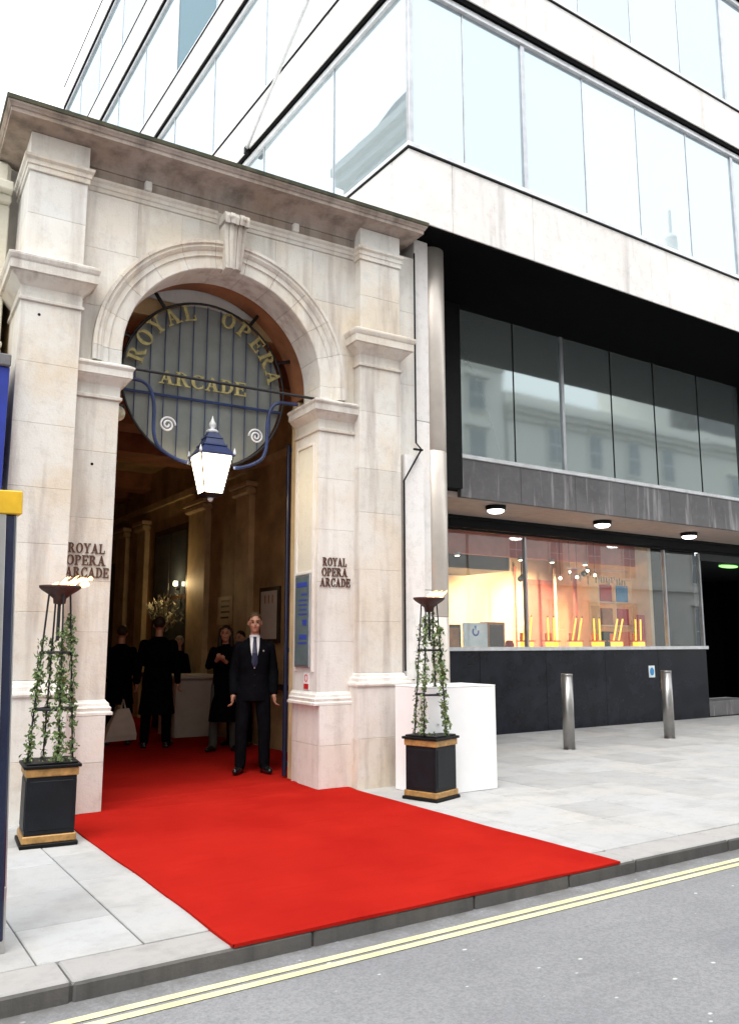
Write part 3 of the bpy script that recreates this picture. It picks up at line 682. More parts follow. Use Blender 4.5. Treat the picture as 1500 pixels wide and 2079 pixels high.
# ------------------------------------------------------------------ office building above and beside the archway
ob = thing('office_building', 'white panelled modern office block with ribbon windows and a recessed shopfront', 'building', (10, 9, PV))
BX = 5.336; BY = 7.25; BXE = 24; BYE = 27
def strip_cuts(a, b, step): 
    n = max(1, round((b-a)/step)); return [a+(b-a)*k/n for k in range(n+1)]
bands = [(6.53, 7.455), (9.87, 10.6), (12.98, 13.66), (16.28, 17.2), (19.6, 20.4)]
for zi, (z0, z1) in enumerate(bands):
    xs = [BX, 6.0, 7.36, 9.75, 12.15, 14.55, 16.95, 19.35, 21.75, BXE]
    for a, b in zip(xs, xs[1:]): box('fascia_panel', (a+.003, BY, z0), (b-.003, BY+.35, z1-.03), 'concrete_white', ob, c=.006)
    ys = [BY+.352, 9.15, 11.4, 13.65, 15.9, 18.15, 20.4, 22.65, 24.9, BYE]
    for a, b in zip(ys, ys[1:]): box('fascia_panel', (BX, a+.003, z0), (BX+.35, b-.003, z1-.03), 'concrete_white', ob, c=.006)
    # shadow-gap flashing and white sill above
    box('flashing', (BX-.02, BY-.02, z1-.03), (BXE, BY+.3, z1-.004), 'black_paint', ob, c=.003)
    box('flashing', (BX-.02, BY+.301, z1-.03), (BX+.3, BYE, z1-.004), 'black_paint', ob, c=.003)
    if zi == len(bands)-1: continue
    zb = bands[zi+1][0]
    box('sill', (BX+.0, BY+.0, z1-.003), (BXE, BY+.22, z1+.07), 'white_alu', ob, c=.004); box('sill', (BX, BY+.221, z1-.003), (BX+.22, BYE, z1+.07), 'white_alu', ob, c=.004)
    box('head_frame', (BX+.05, BY+.05, zb-.155), (BXE, BY+.16, zb-.076), 'white_alu', ob, c=.004); box('head_frame', (BX+.05, BY+.161, zb-.155), (BX+.16, BYE, zb-.076), 'white_alu', ob, c=.004)
    box('shadow_gap', (BX+.015, BY+.015, zb-.075), (BXE, BY+.35, zb-.001), 'black_soffit', ob, c=0); box('shadow_gap', (BX+.015, BY+.351, zb-.075), (BX+.35, BYE, zb-.001), 'black_soffit', ob, c=0)
    gz0, gz1 = z1+.071, zb-.156
    gx = [BX+.10, 6.29, 7.34, 8.53, 9.70, 10.92, 12.14, 13.34, 14.55, 15.75, 16.95, 18.15, 19.35, 20.55, 21.75, BXE]
    for k, (a, b) in enumerate(zip(gx, gx[1:])):
        t = random.uniform(-.002, .002)
        MB().add([(a+.012, BY+.10+t, gz0), (b-.012, BY+.10-t, gz0), (b-.012, BY+.10-t, gz1), (a+.012, BY+.10+t, gz1), (a+.012, BY+.112+t, gz0), (b-.012, BY+.112-t, gz0), (b-.012, BY+.112-t, gz1), (a+.012, BY+.112+t, gz1)],
                 [(0, 1, 2, 3), (7, 6, 5, 4), (0, 4, 5, 1), (1, 5, 6, 2), (2, 6, 7, 3), (3, 7, 4, 0)]).build('window_pane', 'sky_glass', ob)
        if k: wdt = .035 if k % 4 == 2 else .009; box('mullion', (b-wdt if False else a-wdt, BY+.075 if wdt > .02 else BY+.09, gz0), (a+wdt, BY+.13, gz1), 'alu', ob, c=.002)
    box('corner_post', (BX+.06, BY+.06, gz0), (BX+.125, BY+.125, gz1), 'alu', ob, c=.004)
    gy = [BY+.126, 9.15, 11.4, 13.65, 15.85, 18.15, 20.4, 22.65, 24.9, BYE]
    for k, (a, b) in enumerate(zip(gy, gy[1:])):
        mm = 'dim_glass' if zi == 2 and k == 3 else 'sky_glass'
        box('window_pane', (BX+.10, a+.012, gz0), (BX+.112, b-.012, gz1), mm, ob, c=0)
        if k: box('mullion', (BX+.085, a-.011, gz0), (BX+.13, a+.011, gz1), 'alu', ob, c=.002)
    box('floor_core', (BX+.5, BY+.5, z0+.1), (BXE, BYE, z0+.4), 'shop_dark', ob, c=0)
box('roof', (BX+.1, BY+.1, 20.41), (BXE, BYE, 20.6), 'stucco', ob)
# black soffit and recessed first floor
YG = 8.9; SZ = 6.53
box('soffit', (BX+.03, BY+.012, SZ-.022), (BXE, YG+.6, SZ-.002), 'black_soffit', ob, c=0); box('soffit', (BX+.36, YG+.61, SZ), (BXE, BYE, SZ+.1), 'black_soffit', ob, c=0)
RX0, RX1 = 7.42, 14.45; G0, G1 = 4.28, 6.505
box('side_wall', (6.3, YG+.41, PV), (7.1, 10.38, 6.52), 'black_paint', ob)
box('side_wall', (6.3, YG-.06, 3.76), (RX0-.01, YG+.4, 6.505), 'black_paint', ob)
gxs = [RX0, 8.55, 9.6, 10.78, 11.9, 13.15, RX1]
for k, (a, b) in enumerate(zip(gxs, gxs[1:])):
    box('window_pane', (a+.012, YG+.06, G0), (b-.012, YG+.075, G1-.002), 'dark_glass', ob, c=0)
    if k: wdt = .03 if k == 2 else .007; box('mullion', (a-wdt, YG+.048 if wdt < .02 else YG+.03, G0), (a+wdt, YG+.09, G1-.002), 'alu' if k == 2 else 'black_paint', ob, c=.003)
box('window_sill', (RX0-.005, YG-.03, G0-.06), (RX1, YG+.1, G0-.001), 'white_alu', ob, c=.006)
for a, b in zip(strip_cuts(RX0-.003, RX1, 1.17), strip_cuts(RX0-.003, RX1, 1.17)[1:]): box('granite_panel', (a+.003, YG, 3.655), (b-.003, YG+.08, G0-.062), 'granite_grey', ob, c=.004)
box('side_wall', (RX1+.002, YG-.05, 3.655), (20, YG+.4, 6.505), 'black_paint', ob)
box('lower_soffit', (6.3, YG+.082, 3.652), (9.4, 10.25, 3.74), 'soffit_paint', ob, c=.003); box('lower_soffit', (9.404, YG+.082, 3.652), (12.6, 10.25, 3.74), 'soffit_paint', ob, c=.003); box('lower_soffit', (12.604, YG+.082, 3.652), (20, 10.25, 3.74), 'soffit_paint', ob, c=.003)
box('beam', (6.3, 10.252, 3.46), (20, 10.33, 3.75), 'black_paint', ob); box('beam', (6.3, 10.335, 3.43), (20, 10.40, 3.75), 'black_paint', ob); box('beam', (6.3, 10.2, 3.60), (20, 10.25, 3.651), 'black_paint', ob)
# white end wall, white panel and polished column
for a, b in ((PV, 2.2), (2.203, 4.2), (4.203, 6.5)): box('end_wall', (5.645, 7.58, a), (5.86, 8.0, b), 'concrete_white', ob, c=.01)
pp = [(5.36, PV), (5.62, PV), (5.62, 3.55), (5.60, 3.64), (5.55, 3.70), (5.47, 3.72), (5.36, 3.72)]
MB().prism(pp, 'y', 7.40, 7.50).build('white_panel', 'concrete_white', ob)
for a, b in ((PV, 1.9), (1.903, 3.9), (3.903, 6.52)):
    MB().lathe([(.175, a), (.18, a+.004), (.18, b-.004), (.175, b)], (6.05, 7.80), 36).build('steel_column', 'steel_col', ob, smooth=False)
for o_ in [x for x in bpy.data.objects if x.name.startswith('steel_column')]:
    for p in o_.data.polygons: p.use_smooth = len(p.vertices) == 4
cb = MB().tube([(5.60, 7.60, 6.25), (5.60, 7.60, 3.9), (5.60, 7.49, 3.80), (5.335, 7.455, 3.40), (5.335, 7.455, 1.30)], .011, 6).build('wall_cable', 'black_paint')
tag(cb, 'thin black cable kinked sideways down the edge of the right pilaster', 'cable')
cbx = box('cable_bracket', (5.49, 7.47, 3.78), (5.612, 7.50, 3.80), 'black_paint', None, c=.002); tag(cbx, 'small black bracket at the kink of the wall cable', 'bracket')

# shopfront ------------------------------------------------------------
SYF = 10.4
for a, b in zip([7.3, 9.0, 10.5, 12.0, 13.5], [9.0, 10.5, 12.0, 13.5, 15.03]): box('stall_riser', (a+.002, SYF, PV-.02), (b-.002, SYF+.2, 1.47), 'dark_granite', ob, c=.005)
box('shop_sill', (7.3, SYF-.05, 1.472), (15.05, SYF+.25, 1.535), 'white_alu', ob, c=.006)
sx_ = [7.3, 10.12, 13.9, 15.03]
for a, b in zip(sx_, sx_[1:]): box('shop_pane', (a+.02, SYF+.05, 1.536), (b-.02, SYF+.058, 3.43), 'shop_glass', ob, c=0)
for a in sx_[1:]: box('shop_mullion', (a-.022, SYF+.02, 1.536), (a+.022, SYF+.1, 3.43), 'alu', ob, c=.004)
# shop room
sr = thing('shop_room', 'brightly lit shop interior with cream walls and a pink ceiling band', 'shop interior', (11, 12, PV))
box('floor', (7.2, SYF+.21, .9), (15.03, 14.2, 1.0), 'shop_floor', sr, c=0); box('back_wall', (7.2, 13.4, 1.0), (13.95, 13.5, 3.6), 'shop_wall', sr, c=0)
box('side_wall', (7.1, SYF+.1, 1.0), (7.2, 13.5, 3.6), 'shop_wall', sr, c=0); box('partition', (13.86, SYF+.4, 1.0), (13.96, 13.39, 3.6), 'shop_wall', sr, c=0)
box('ceiling', (7.1, SYF+.08, 3.61), (15.03, 13.6, 3.7), 'shop_dark', sr, c=0)
box('pink_band', (7.2, SYF+.7, 3.15), (13.85, SYF+.78, 3.6), 'shop_pink', sr, c=0)
box('dark_bulkhead', (7.2, 12.0, 3.0), (11.2, 13.39, 3.6), 'shop_dark', sr, c=0); box('panel_post', (9.95, 13.3, 1.0), (10.05, 13.39, 3.0), 'orange_wood', sr, c=0)
box('ledge', (7.25, SYF+.26, 1.44), (13.8, SYF+.75, 1.5), 'white_alu', sr)
box('end_wall', (15.03, SYF+.2, 0), (15.13, 14.2, 3.7), 'shop_dark', sr, c=0); box('dark_back', (13.97, 13.4, 1.0), (15.02, 13.5, 3.6), 'shop_dark', sr, c=0)
for z, mm in ((2.28, 'red_plastic'), (1.9, 'steel'), (2.75, 'steel')): box('shelf', (14.0, 12.6, z), (15.0, 12.95, z+.04), mm, sr)
box('red_counter', (14.0, 12.0, 1.0), (15.0, 12.5, 1.85), 'red_plastic', sr)
def track_spot(name_label, p, target, power):
    t = thing('track_spotlight', name_label, 'spotlight', p, group='track spotlights inside the shop')
    P, T = Vector(p), Vector(target); d = (T-P).normalized()
    MB().tube([P+Vector((0, 0, .0)), P+Vector((0, 0, .3))], .012, 6).build('stem', 'black_paint', t)
    MB().tube([P-d*.08, P+d*.10], [.045, .055], 12).build('housing', 'black_paint', t)
    MB().tube([P+d*.101, P+d*.108], .042, 12).build('lens', 'spot_lens', t)
    ld = bpy.data.lights.new('spot_beam', 'SPOT'); ld.energy = power; ld.spot_size = R(70); ld.spot_blend = .8; ld.color = (1, .72, .42); ld.shadow_soft_size = .05
    lo = bpy.data.objects.new('spot_beam', ld); col.objects.link(lo); lo.parent = t; lo.location = d*.14; lo.rotation_euler = (-d).to_track_quat('Z', 'Y').to_euler()
track_spot('black track spotlight aimed at the cream wall, leftmost in the shop window', (9.2, 11.9, 2.72), (10.0, 13.4, 2.25), 300)
track_spot('black track spotlight just right of the first shop mullion', (10.75, 11.2, 2.80), (11.9, 13.4, 2.2), 330)
track_spot('black track spotlight high near the picture shelves', (12.6, 11.3, 3.0), (12.9, 13.4, 2.0), 330)
for k, xx in enumerate((9.1, 10.6, 11.4, 12.3)):
    t = thing('recessed_downlight', ['tiny lit downlight over the left shop pane', 'tiny lit downlight right of the first mullion', 'tiny lit downlight third along the pink band', 'tiny lit downlight near the picture shelves'][k], 'downlight', (xx, 11.05, 3.1), group='downlights under the pink band')
    MB().lathe([(.05, 3.1), (.05, 3.16)], (xx, 11.05), 12).build('rim', 'alu', t); MB().lathe([(.038, 3.094), (.038, 3.099)], (xx, 11.05), 12).build('lens', 'spot_lens', t)
# picture shelves
ps = thing('picture_shelves', 'white cube shelves of small coloured pictures inside the shop window', 'shelf', (13.2, 11.2, 1.0))
for q in (12.72, 13.2, 13.68): box('upright', (q-.015, 11.1, 1.0), (q+.015, 11.35, 2.87), 'shop_wall', ps)
for z in (1.45, 1.92, 2.38, 2.84): box('shelf', (12.738, 11.1, z), (13.182, 11.35, z+.03), 'shop_wall', ps, c=0); box('shelf', (13.218, 11.1, z), (13.662, 11.35, z+.03), 'shop_wall', ps, c=0)
cols = ['red_plastic', 'sign_blue', 'orange_wood', 'red_plastic', 'stem_green', 'orange_plastic']
for k in range(6):
    r0, c0 = divmod(k, 2)
    p = box('picture', (12.78+c0*.48, 11.12, 2.412-r0*.462), (13.12+c0*.48, 11.15, 2.74-r0*.462), cols[k], None, c=.004)
    tag(p, ['dark red picture on the top left shelf of the shop', 'blue picture on the top right shelf of the shop', 'brown picture on the middle left shelf of the shop', 'red picture on the middle right shelf of the shop', 'green picture on the bottom left shelf of the shop', 'orange picture on the bottom right shelf of the shop'][k], 'picture', 'pictures on the shop shelves')
for k, (xx, z) in enumerate(((11.75, 2.93), (12.25, 2.98), (12.45, 2.90), (11.95, 2.84), (11.5, 2.80))):
    t = thing('pendant_bulb', ['small lit bulb, leftmost of the cluster hanging in the shop', 'small lit bulb, highest of the cluster hanging in the shop', 'small lit bulb, rightmost of the cluster hanging in the shop', 'small lit bulb, lowest in the middle of the shop cluster', 'small lit bulb hanging apart, near the cream shop panel'][k], 'bulb', (xx, 10.95, z), group='bulbs hanging in the shop')
    MB().tube([(xx, 10.95, z+.03), (xx, 10.95, 3.6)], .004, 5).build('cord', 'dark_wood', t); MB().sphere((xx, 10.95, z), .028, 10, 8).build('bulb', 'spot_lens', t, smooth=True)
ho_ = thing('lettering_strips', 'row of slim beige ornaments standing in for unreadable lettering in the shop window', 'strips', (12.4, 10.9, 2.8))  # strips on a rail stand in for blurred window lettering
for k in range(22):
    xx = 11.65+k*.075; h = .06+.12*random.random(); z = 2.92-.004*k+random.uniform(-.03, .05)
    box('ornament', (xx, 10.88, z-h), (xx+.022, 10.9, z), 'plume', ho_, c=.003)
box('rail', (11.6, 10.885, 2.99), (13.35, 10.9, 3.005), 'alu', ho_, c=0)
for k, (xx, wd, mm) in enumerate(((13.42, .10, 'shop_pink'), (13.05, .05, 'shop_wall'), (12.1, .03, 'shop_pink'))):
    box('panel_strip', (xx, 12.4+.2*k, 1.0), (xx+wd, 12.43+.2*k, 3.2), mm, sr, c=0)
box('red_panel', (13.62, 10.9, 1.5), (13.8, 10.95, 2.15), 'red_plastic', sr, c=0); box('pink_panel', (13.0, 13.36, 1.0), (13.85, 13.39, 3.0), 'shop_pink', sr, c=0)
# window display
pos_names = ['nearest the first mullion', 'second from the first mullion', 'third from the first mullion', 'in front of the picture shelves', 'second from the right mullion', 'nearest the right mullion']
tilt = [.06, .0, .12, .0, .14, .02]
for k, xx in enumerate((10.48, 11.1, 11.72, 12.32, 12.85, 13.5)):
    t = thing('yellow_display_stand', 'yellow twin-rod stand on the shop ledge, '+pos_names[k], 'display stand', (xx, SYF+.42, 1.5), group='yellow twin-rod stands in the shop window')
    box('base', (xx-.1, SYF+.36, 1.5), (xx+.1, SYF+.5, 1.62), 'glow_rod', t); box('seat', (xx-.13, SYF+.34, 1.622), (xx+.13, SYF+.54, 1.645), 'orange_plastic', t); box('back_panel', (xx-.09, SYF+.505, 1.646), (xx+.09, SYF+.52, 1.78), 'orange_plastic', t)
    for s_ in (-1, 1):
        q = (xx+s_*.075, SYF+.44, 1.646); q2 = (xx+s_*.075+tilt[k], SYF+.44, 2.06)
        MB().tube([q, q2], .015, 8).build('rod', 'glow_rod', t); MB().tube([q2, (q2[0]+tilt[k]*.08, q2[1], 2.09)], .012, 8).build('tip', 'dark_wood', t)
pc = thing('shop_poster', 'pale blue poster board with a dark blue swirl emblem in the shop window', 'poster', (9.05, SYF+.2, 1.536))
box('board', (8.80, SYF+.16, 1.537), (9.32, SYF+.18, 1.93), 'pale_blue', pc, c=.002)
def ring_poly(a0, a1, r0, r1, cx_, cz_, n=18):
    m = MB()
    for k in range(n):
        p, q = R(a0+(a1-a0)*k/n), R(a0+(a1-a0)*(k+1)/n)
        m.add([(cx_+r0*math.cos(p), SYF+.158, cz_+r0*math.sin(p)), (cx_+r1*math.cos(p), SYF+.158, cz_+r1*math.sin(p)), (cx_+r1*math.cos(q), SYF+.158, cz_+r1*math.sin(q)), (cx_+r0*math.cos(q), SYF+.158, cz_+r0*math.sin(q))], [(0, 1, 2, 3)])
    return m
em = ring_poly(130, 380, .045, .075, 9.06, 1.785); em.build('emblem', 'ink_blue', pc)
ring_poly(80, 115, .0, .085, 9.065, 1.80, 8).build('emblem_mark', 'sign_blue', pc)
for lab, a, b, z1, mm, y in (('brown wooden box standing right of the pale blue poster', 9.36, 9.75, 1.95, 'orange_wood', .3), ('dark brown box standing left of the pale blue poster', 8.42, 8.78, 1.9, 'dark_wood', .3), ('small dark red pot on the ledge left of the first mullion', 9.86, 10.02, 1.64, 'red_plastic', .3)):
    t = thing('display_box' if 'pot' not in lab else 'display_pot', lab, 'box' if 'pot' not in lab else 'pot', ((a+b)/2, SYF+y, 1.5))
    if 'pot' in lab: MB().lathe([(.05, 1.5), (.075, 1.53), (.08, 1.58), (.06, 1.63), (.062, 1.645)], ((a+b)/2, SYF+y), 16).build('body', mm, t, smooth=True)
    else: box('case', (a, SYF+y-.1, 1.5), (b, SYF+y+.1, z1), mm, t); box('face', (a+.04, SYF+y-.104, 1.54), (b-.04, SYF+y-.1005, z1-.05), 'rust_bowl' if a > 9 else 'orange_wood', t, c=0)
# soffit lights
for k, (lx, ly) in enumerate(((8.36, 9.22), (10.93, 9.40), (13.5, 9.55))):
    t = thing('ceiling_light', ['round lit ceiling light under the canopy, nearest the steel column', 'round lit ceiling light under the canopy, middle of three', 'round lit ceiling light under the canopy, nearest the dark doorway'][k], 'ceiling light', (lx, ly, 3.56), group='round lights under the canopy')
    MB().lathe([(.13, 3.585), (.15, 3.59), (.155, 3.65)], (lx, ly), 28).build('housing', 'black_paint', t, smooth=False)
    MB().lathe([(.03, 3.535), (.09, 3.542), (.125, 3.565), (.128, 3.584)], (lx, ly), 28).build('lens', 'light_lens', t, smooth=True)
bs = thing('blue_wall_sign', 'small pale blue square sign with a dark disc on the black shop wall', 'sign', (13.3, SYF-.01, .95))
box('plate', (13.2, SYF-.012, .95), (13.37, SYF-.002, 1.17), 'pale_blue', bs, c=0); MB().prism([(13.285+.06*math.cos(k*.5236), 1.06+.075*math.sin(k*.5236)) for k in range(12)], 'y', SYF-.015, SYF-.0125).build('disc', 'sign_blue', bs)
# dark doorway beyond the shop
dw = thing('dark_doorway', 'deep black recessed doorway right of the shop window', 'doorway', (17, 12, PV))
box('back_wall', (15.14, 14.0, PV), (21, 14.1, 3.7), 'black_soffit', dw); box('side_wall', (21, 8.9, PV), (21.1, 14.1, 6.5), 'black_soffit', dw); box('ceiling', (15.14, 10.41, 3.3), (21, 14, 3.4), 'shop_dark', dw); box('header', (15.05, 10.405, 3.28), (21, 10.47, 3.75), 'shop_dark', dw)
gn = thing('green_light', 'green strip light on the ceiling of the dark doorway', 'light', (16.9, 11.0, 3.2)); 
MB().sphere((16.75, 10.9, 3.28), (.32, .12, .035), 16, 8).build('diffuser', 'green_light', gn, smooth=True); box('mount', (16.6, 10.85, 3.285), (16.9, 10.95, 3.3), 'black_paint', gn)
st = box('stone_step', (15.15, 10.5, PV), (16.6, 11.0, .42), 'granite_grey', None, c=.012); tag(st, 'low grey stone step at the foot of the dark doorway', 'step')

# white display box on the pavement
wb = thing('white_plinth', 'plain white display plinth standing behind the right planter', 'plinth', (5.55, 6.9, PV))
box('body', (5.06, 6.64, PV+.002), (5.95, 7.2, 1.155), 'white_board', wb, c=.004); box('top', (5.058, 6.638, 1.157), (5.952, 7.202, 1.168), 'white_board', wb, c=.003)
# bollards
for k, (bx_, by_) in enumerate(((8.93, 8.45), (11.25, 8.53))):
    t = thing('bollard', ['brushed steel bollard nearer the white plinth', 'brushed steel bollard farther along, in front of the blue sign'][k], 'bollard', (bx_, by_, PV), group='steel bollards before the shop')
    MB().lathe([(.082, PV-.03), (.082, 1.135)], (bx_, by_), 28).build('post', 'bollard_steel', t)
    MB().lathe([(.084, 1.137), (.084, 1.155), (.074, 1.166), (.0, 1.168)], (bx_, by_), 28).build('cap', 'bollard_steel', t)
    MB().lathe([(.092, PV-.01), (.092, PV+.004)], (bx_, by_), 28).build('collar', 'bollard_steel', t)
    for o_ in bpy.data.objects:
        if o_.parent == t:
            for p in o_.data.polygons: p.use_smooth = len(p.vertices) == 4

# ------------------------------------------------------------------ planters with ivy obelisk and fire bowl
def planter(label, loc, rz, seed):
    rnd = random.Random(seed); t = thing('fire_planter', label, 'planter', loc, rz, 'fire planters flanking the archway'); t.scale = (.83, .83, 1)
    H = .61; W_ = .212
    def pb(nm, a, b, m, c=.005, **k): return MB().box(a, b, c).build(nm, m, t, local=True, **k)
    pb('base', (-.245, -.245, 0), (.245, .245, .03), 'black_paint', .006)
    m = MB().ring_profile(-.19, .19, -.19, .19, [(.04, .031), (.04, .062), (.03, .085), (.012, .10), (.0, .102)])
    MB().box((-.228, -.228, .031), (.228, .228, .085), .006).build('base_band', 'gold_band', t, local=True)
    pb('body', (-W_, -W_, .086), (W_, W_, .50), 'black_box', .004)
    for sx, sy in ((0, -1), (-1, 0), (1, 0), (0, 1)):
        f = .006
        if sx == 0: a, b = (-W_+.03, sy*(W_+f), .12), (W_-.03, sy*(W_-.001), .47)
        else: a, b = (sx*(W_+f), -W_+.03, .12), (sx*(W_-.001), W_-.03, .47)
        pb('side_panel', a, b, 'black_box', .003)
    MB().box((-.226, -.226, .501), (.226, .226, .56), .006).build('top_band', 'gold_band', t, local=True)
    pb('rim', (-.246, -.246, .561), (.246, .246, .585), 'black_paint', .005); pb('top', (-.215, -.215, .586), (.215, .215, .60), 'black_paint', .004)
    # obelisk: four legs leaning together, two square braces, ring under the bowl
    top = 1.87; legs = []
    for k in range(4):
        g = R(90*k-90+12); d_ = Vector((math.cos(g), math.sin(g), 0)); a, b = d_*.205+Vector((0, 0, .60)), d_*.10+Vector((0, 0, top)); legs.append((a, b))
        MB().tube([a, b], .009, 6).build('leg', 'iron', t, local=True)
    for z in (.98, 1.41):
        f = (z-.6)/(top-.6); c_ = [p.lerp(q, f) for p, q in legs]
        for k in range(4):
            e = (c_[(k+1) % 4]-c_[k]).normalized()*.02; MB().tube([c_[k]-e, c_[(k+1) % 4]+e], .011, 6).build('brace', 'iron', t, local=True)
    MB().tube([(0, 0, 1.5), (0, 0, 1.86)], .016, 8).build('stem', 'iron', t, local=True)
    bw = MB().lathe([(.02, 1.785), (.055, 1.79), (.06, 1.83), (.10, 1.86), (.165, 1.895), (.19, 1.915), (.192, 1.93), (.178, 1.928), (.12, 1.90), (.0, 1.88)], (0, 0), 28).build('fire_bowl', 'rust_bowl', t, local=True, smooth=True)
    # ivy strands and leaves
    st = MB(); lv = MB()
    def leaf(p, s_):
        d = Vector((rnd.gauss(0, 1), rnd.gauss(0, 1), rnd.gauss(-.3, .7))).normalized(); u = d.orthogonal().normalized(); u.rotate(Matrix.Rotation(rnd.uniform(0, 6.28), 3, d)); v = d.cross(u)
        q = [p, p+u*s_*.5+d*s_*.35+v*s_*.08, p+d*s_*.55+u*s_*.22, p+d*s_*1.05, p+d*s_*.55-u*s_*.22, p-u*s_*.5+d*s_*.35+v*s_*.08]
        lv.add(q, [(0, 1, 2), (0, 2, 3), (0, 3, 4), (0, 4, 5)])
    for li, (a, b) in enumerate(legs):
        hi = rnd.uniform(.72, .95); pts = []
        for k in range(60):
            f = k/59*hi; c = a.lerp(b, f); ang = k*.55+li; pts.append(c+Vector((math.cos(ang), math.sin(ang), 0))*.02)
        st.tube(pts, .004, 5)
        for k in range((760, 460, 200, 460)[li]):
            f = rnd.random()**.9*hi; c = a.lerp(b, f); dens = .5+.5*math.sin(f*17+li*2.1)
            if rnd.random() > .35+.65*dens: continue
            leaf(c+Vector((rnd.gauss(0, (.026, .02, .014, .02)[li]), rnd.gauss(0, .018), rnd.gauss(0, .01))), rnd.uniform(.018, .055))
    for _ in range(34): leaf(Vector((rnd.uniform(-.19, .19), rnd.uniform(-.19, .19), .605)), rnd.uniform(.02, .04))
    st.build('ivy_stem', 'stem_green', t, local=True); lv.build('ivy_leaves', 'ivy', t, local=True, kind='stuff')
    # wind-blown flames, leaning to the right
    wind = Vector((1, .1, 0)); wind.rotate(Matrix.Rotation(-rz, 3, 'Z'))
    fl = MB(); fc = MB()
    for _ in range(12):
        p0 = Vector((rnd.uniform(-.08, .12), rnd.uniform(-.1, .1), 1.90)); L = rnd.uniform(.05, .14); lean = rnd.uniform(.5, 1.5)
        pts = [p0+wind*(L*lean*(k/6)**1.3)+Vector((rnd.gauss(0, .006), rnd.gauss(0, .006), L*.8*(k/6)**.7)) for k in range(7)]
        rr = rnd.uniform(.008, .022); fl.tube(pts, [rr*.7, rr, rr*.95, rr*.75, rr*.5, rr*.28, .002], 7)
        fc.tube([p0, p0+Vector((0, 0, L*.2))+wind*L*.12, p0+Vector((0, 0, L*.4))+wind*L*.35], [rr*1.05, rr*1.15, rr*.3], 7)
    for _ in range(5):
        p = Vector((0, 0, 1.95))+wind*rnd.uniform(.12, .3)+Vector((0, 0, rnd.uniform(-.04, .06))); s_ = rnd.uniform(.01, .024)
        fl.sphere(p, (s_*1.4, s_, s_), 7, 5)
    f_ = fl.build('flame', 'flame', t, local=True, smooth=True); fc.build('flame_core', 'flame_core', f_, local=True, smooth=True)
    return t
planter('black and gold square planter with ivy obelisk and fire bowl, left of the carpet', (1.55, 6.80, PV), R(-6), 3)
planter('black and gold square planter with ivy obelisk and fire bowl beside the white plinth', (5.06, 6.60, PV), R(18), 11)

# ------------------------------------------------------------------ wayfinding totem, left edge
tt = thing('wayfinding_totem', 'dark navy wayfinding totem with silver edge and yellow band at the left edge', 'totem', (.62, 4.55, PV))
box('body', (.40, 4.52, PV+.05), (.862, 4.62, 2.25), 'navy_panel', tt, c=.006); box('edge_strip', (.765, 4.508, PV+.05), (.815, 4.519, 2.25), 'steel', tt, c=.002)
box('side_trim', (.863, 4.53, PV+.3), (.872, 4.61, 2.25), 'steel', tt, c=.002); box('foot', (.42, 4.53, PV-.01), (.874, 4.61, PV+.3), 'steel', tt, c=.004)
box('yellow_band', (.385, 4.505, 2.252), (.893, 4.635, 2.375), 'yellow_band', tt, c=.006)
tt.rotation_euler.y = R(-2.0)

# ------------------------------------------------------------------ neighbouring building on the left
nbld = thing('neighbouring_building', 'cream painted neighbouring building with blue shop fascia at the left edge', 'building', (-2, 9, PV))
box('wall', (-8, 8.2, PV), (1.19, 12, 4.3), 'cream_paint', nbld, c=.01); box('wall', (-8, 8.22, 4.42), (1.19, 12, 5.85), 'cream_paint', nbld, c=.01)
for z0, z1, d in ((4.302, 4.36, .05), (4.362, 4.418, .1), (5.852, 5.93, .05), (5.932, 6.03, .14)): box('string_course', (-8, 8.2-d, z0), (1.19, 8.4, z1), 'cream_paint', nbld, c=.012)
box('parapet', (-8, 8.25, 6.032), (1.19, 8.6, 6.33), 'cream_paint', nbld, c=.04)
box('shop_fascia', (-8, 7.45, 2.87), (1.172, 8.198, 3.97), 'blue_board', nbld, c=.006); box('fascia_trim', (-8, 7.42, 3.972), (1.175, 8.198, 4.08), 'granite_grey', nbld, c=.01)
box('shopfront', (-8, 8.15, PV), (1.18, 8.199, 2.868), 'dark_wood', nbld)
for k in range(5): box('shop_pane', (-7.8+k*1.75, 8.14, .7), (-6.3+k*1.75, 8.149, 2.8), 'window_glass', nbld, c=0)

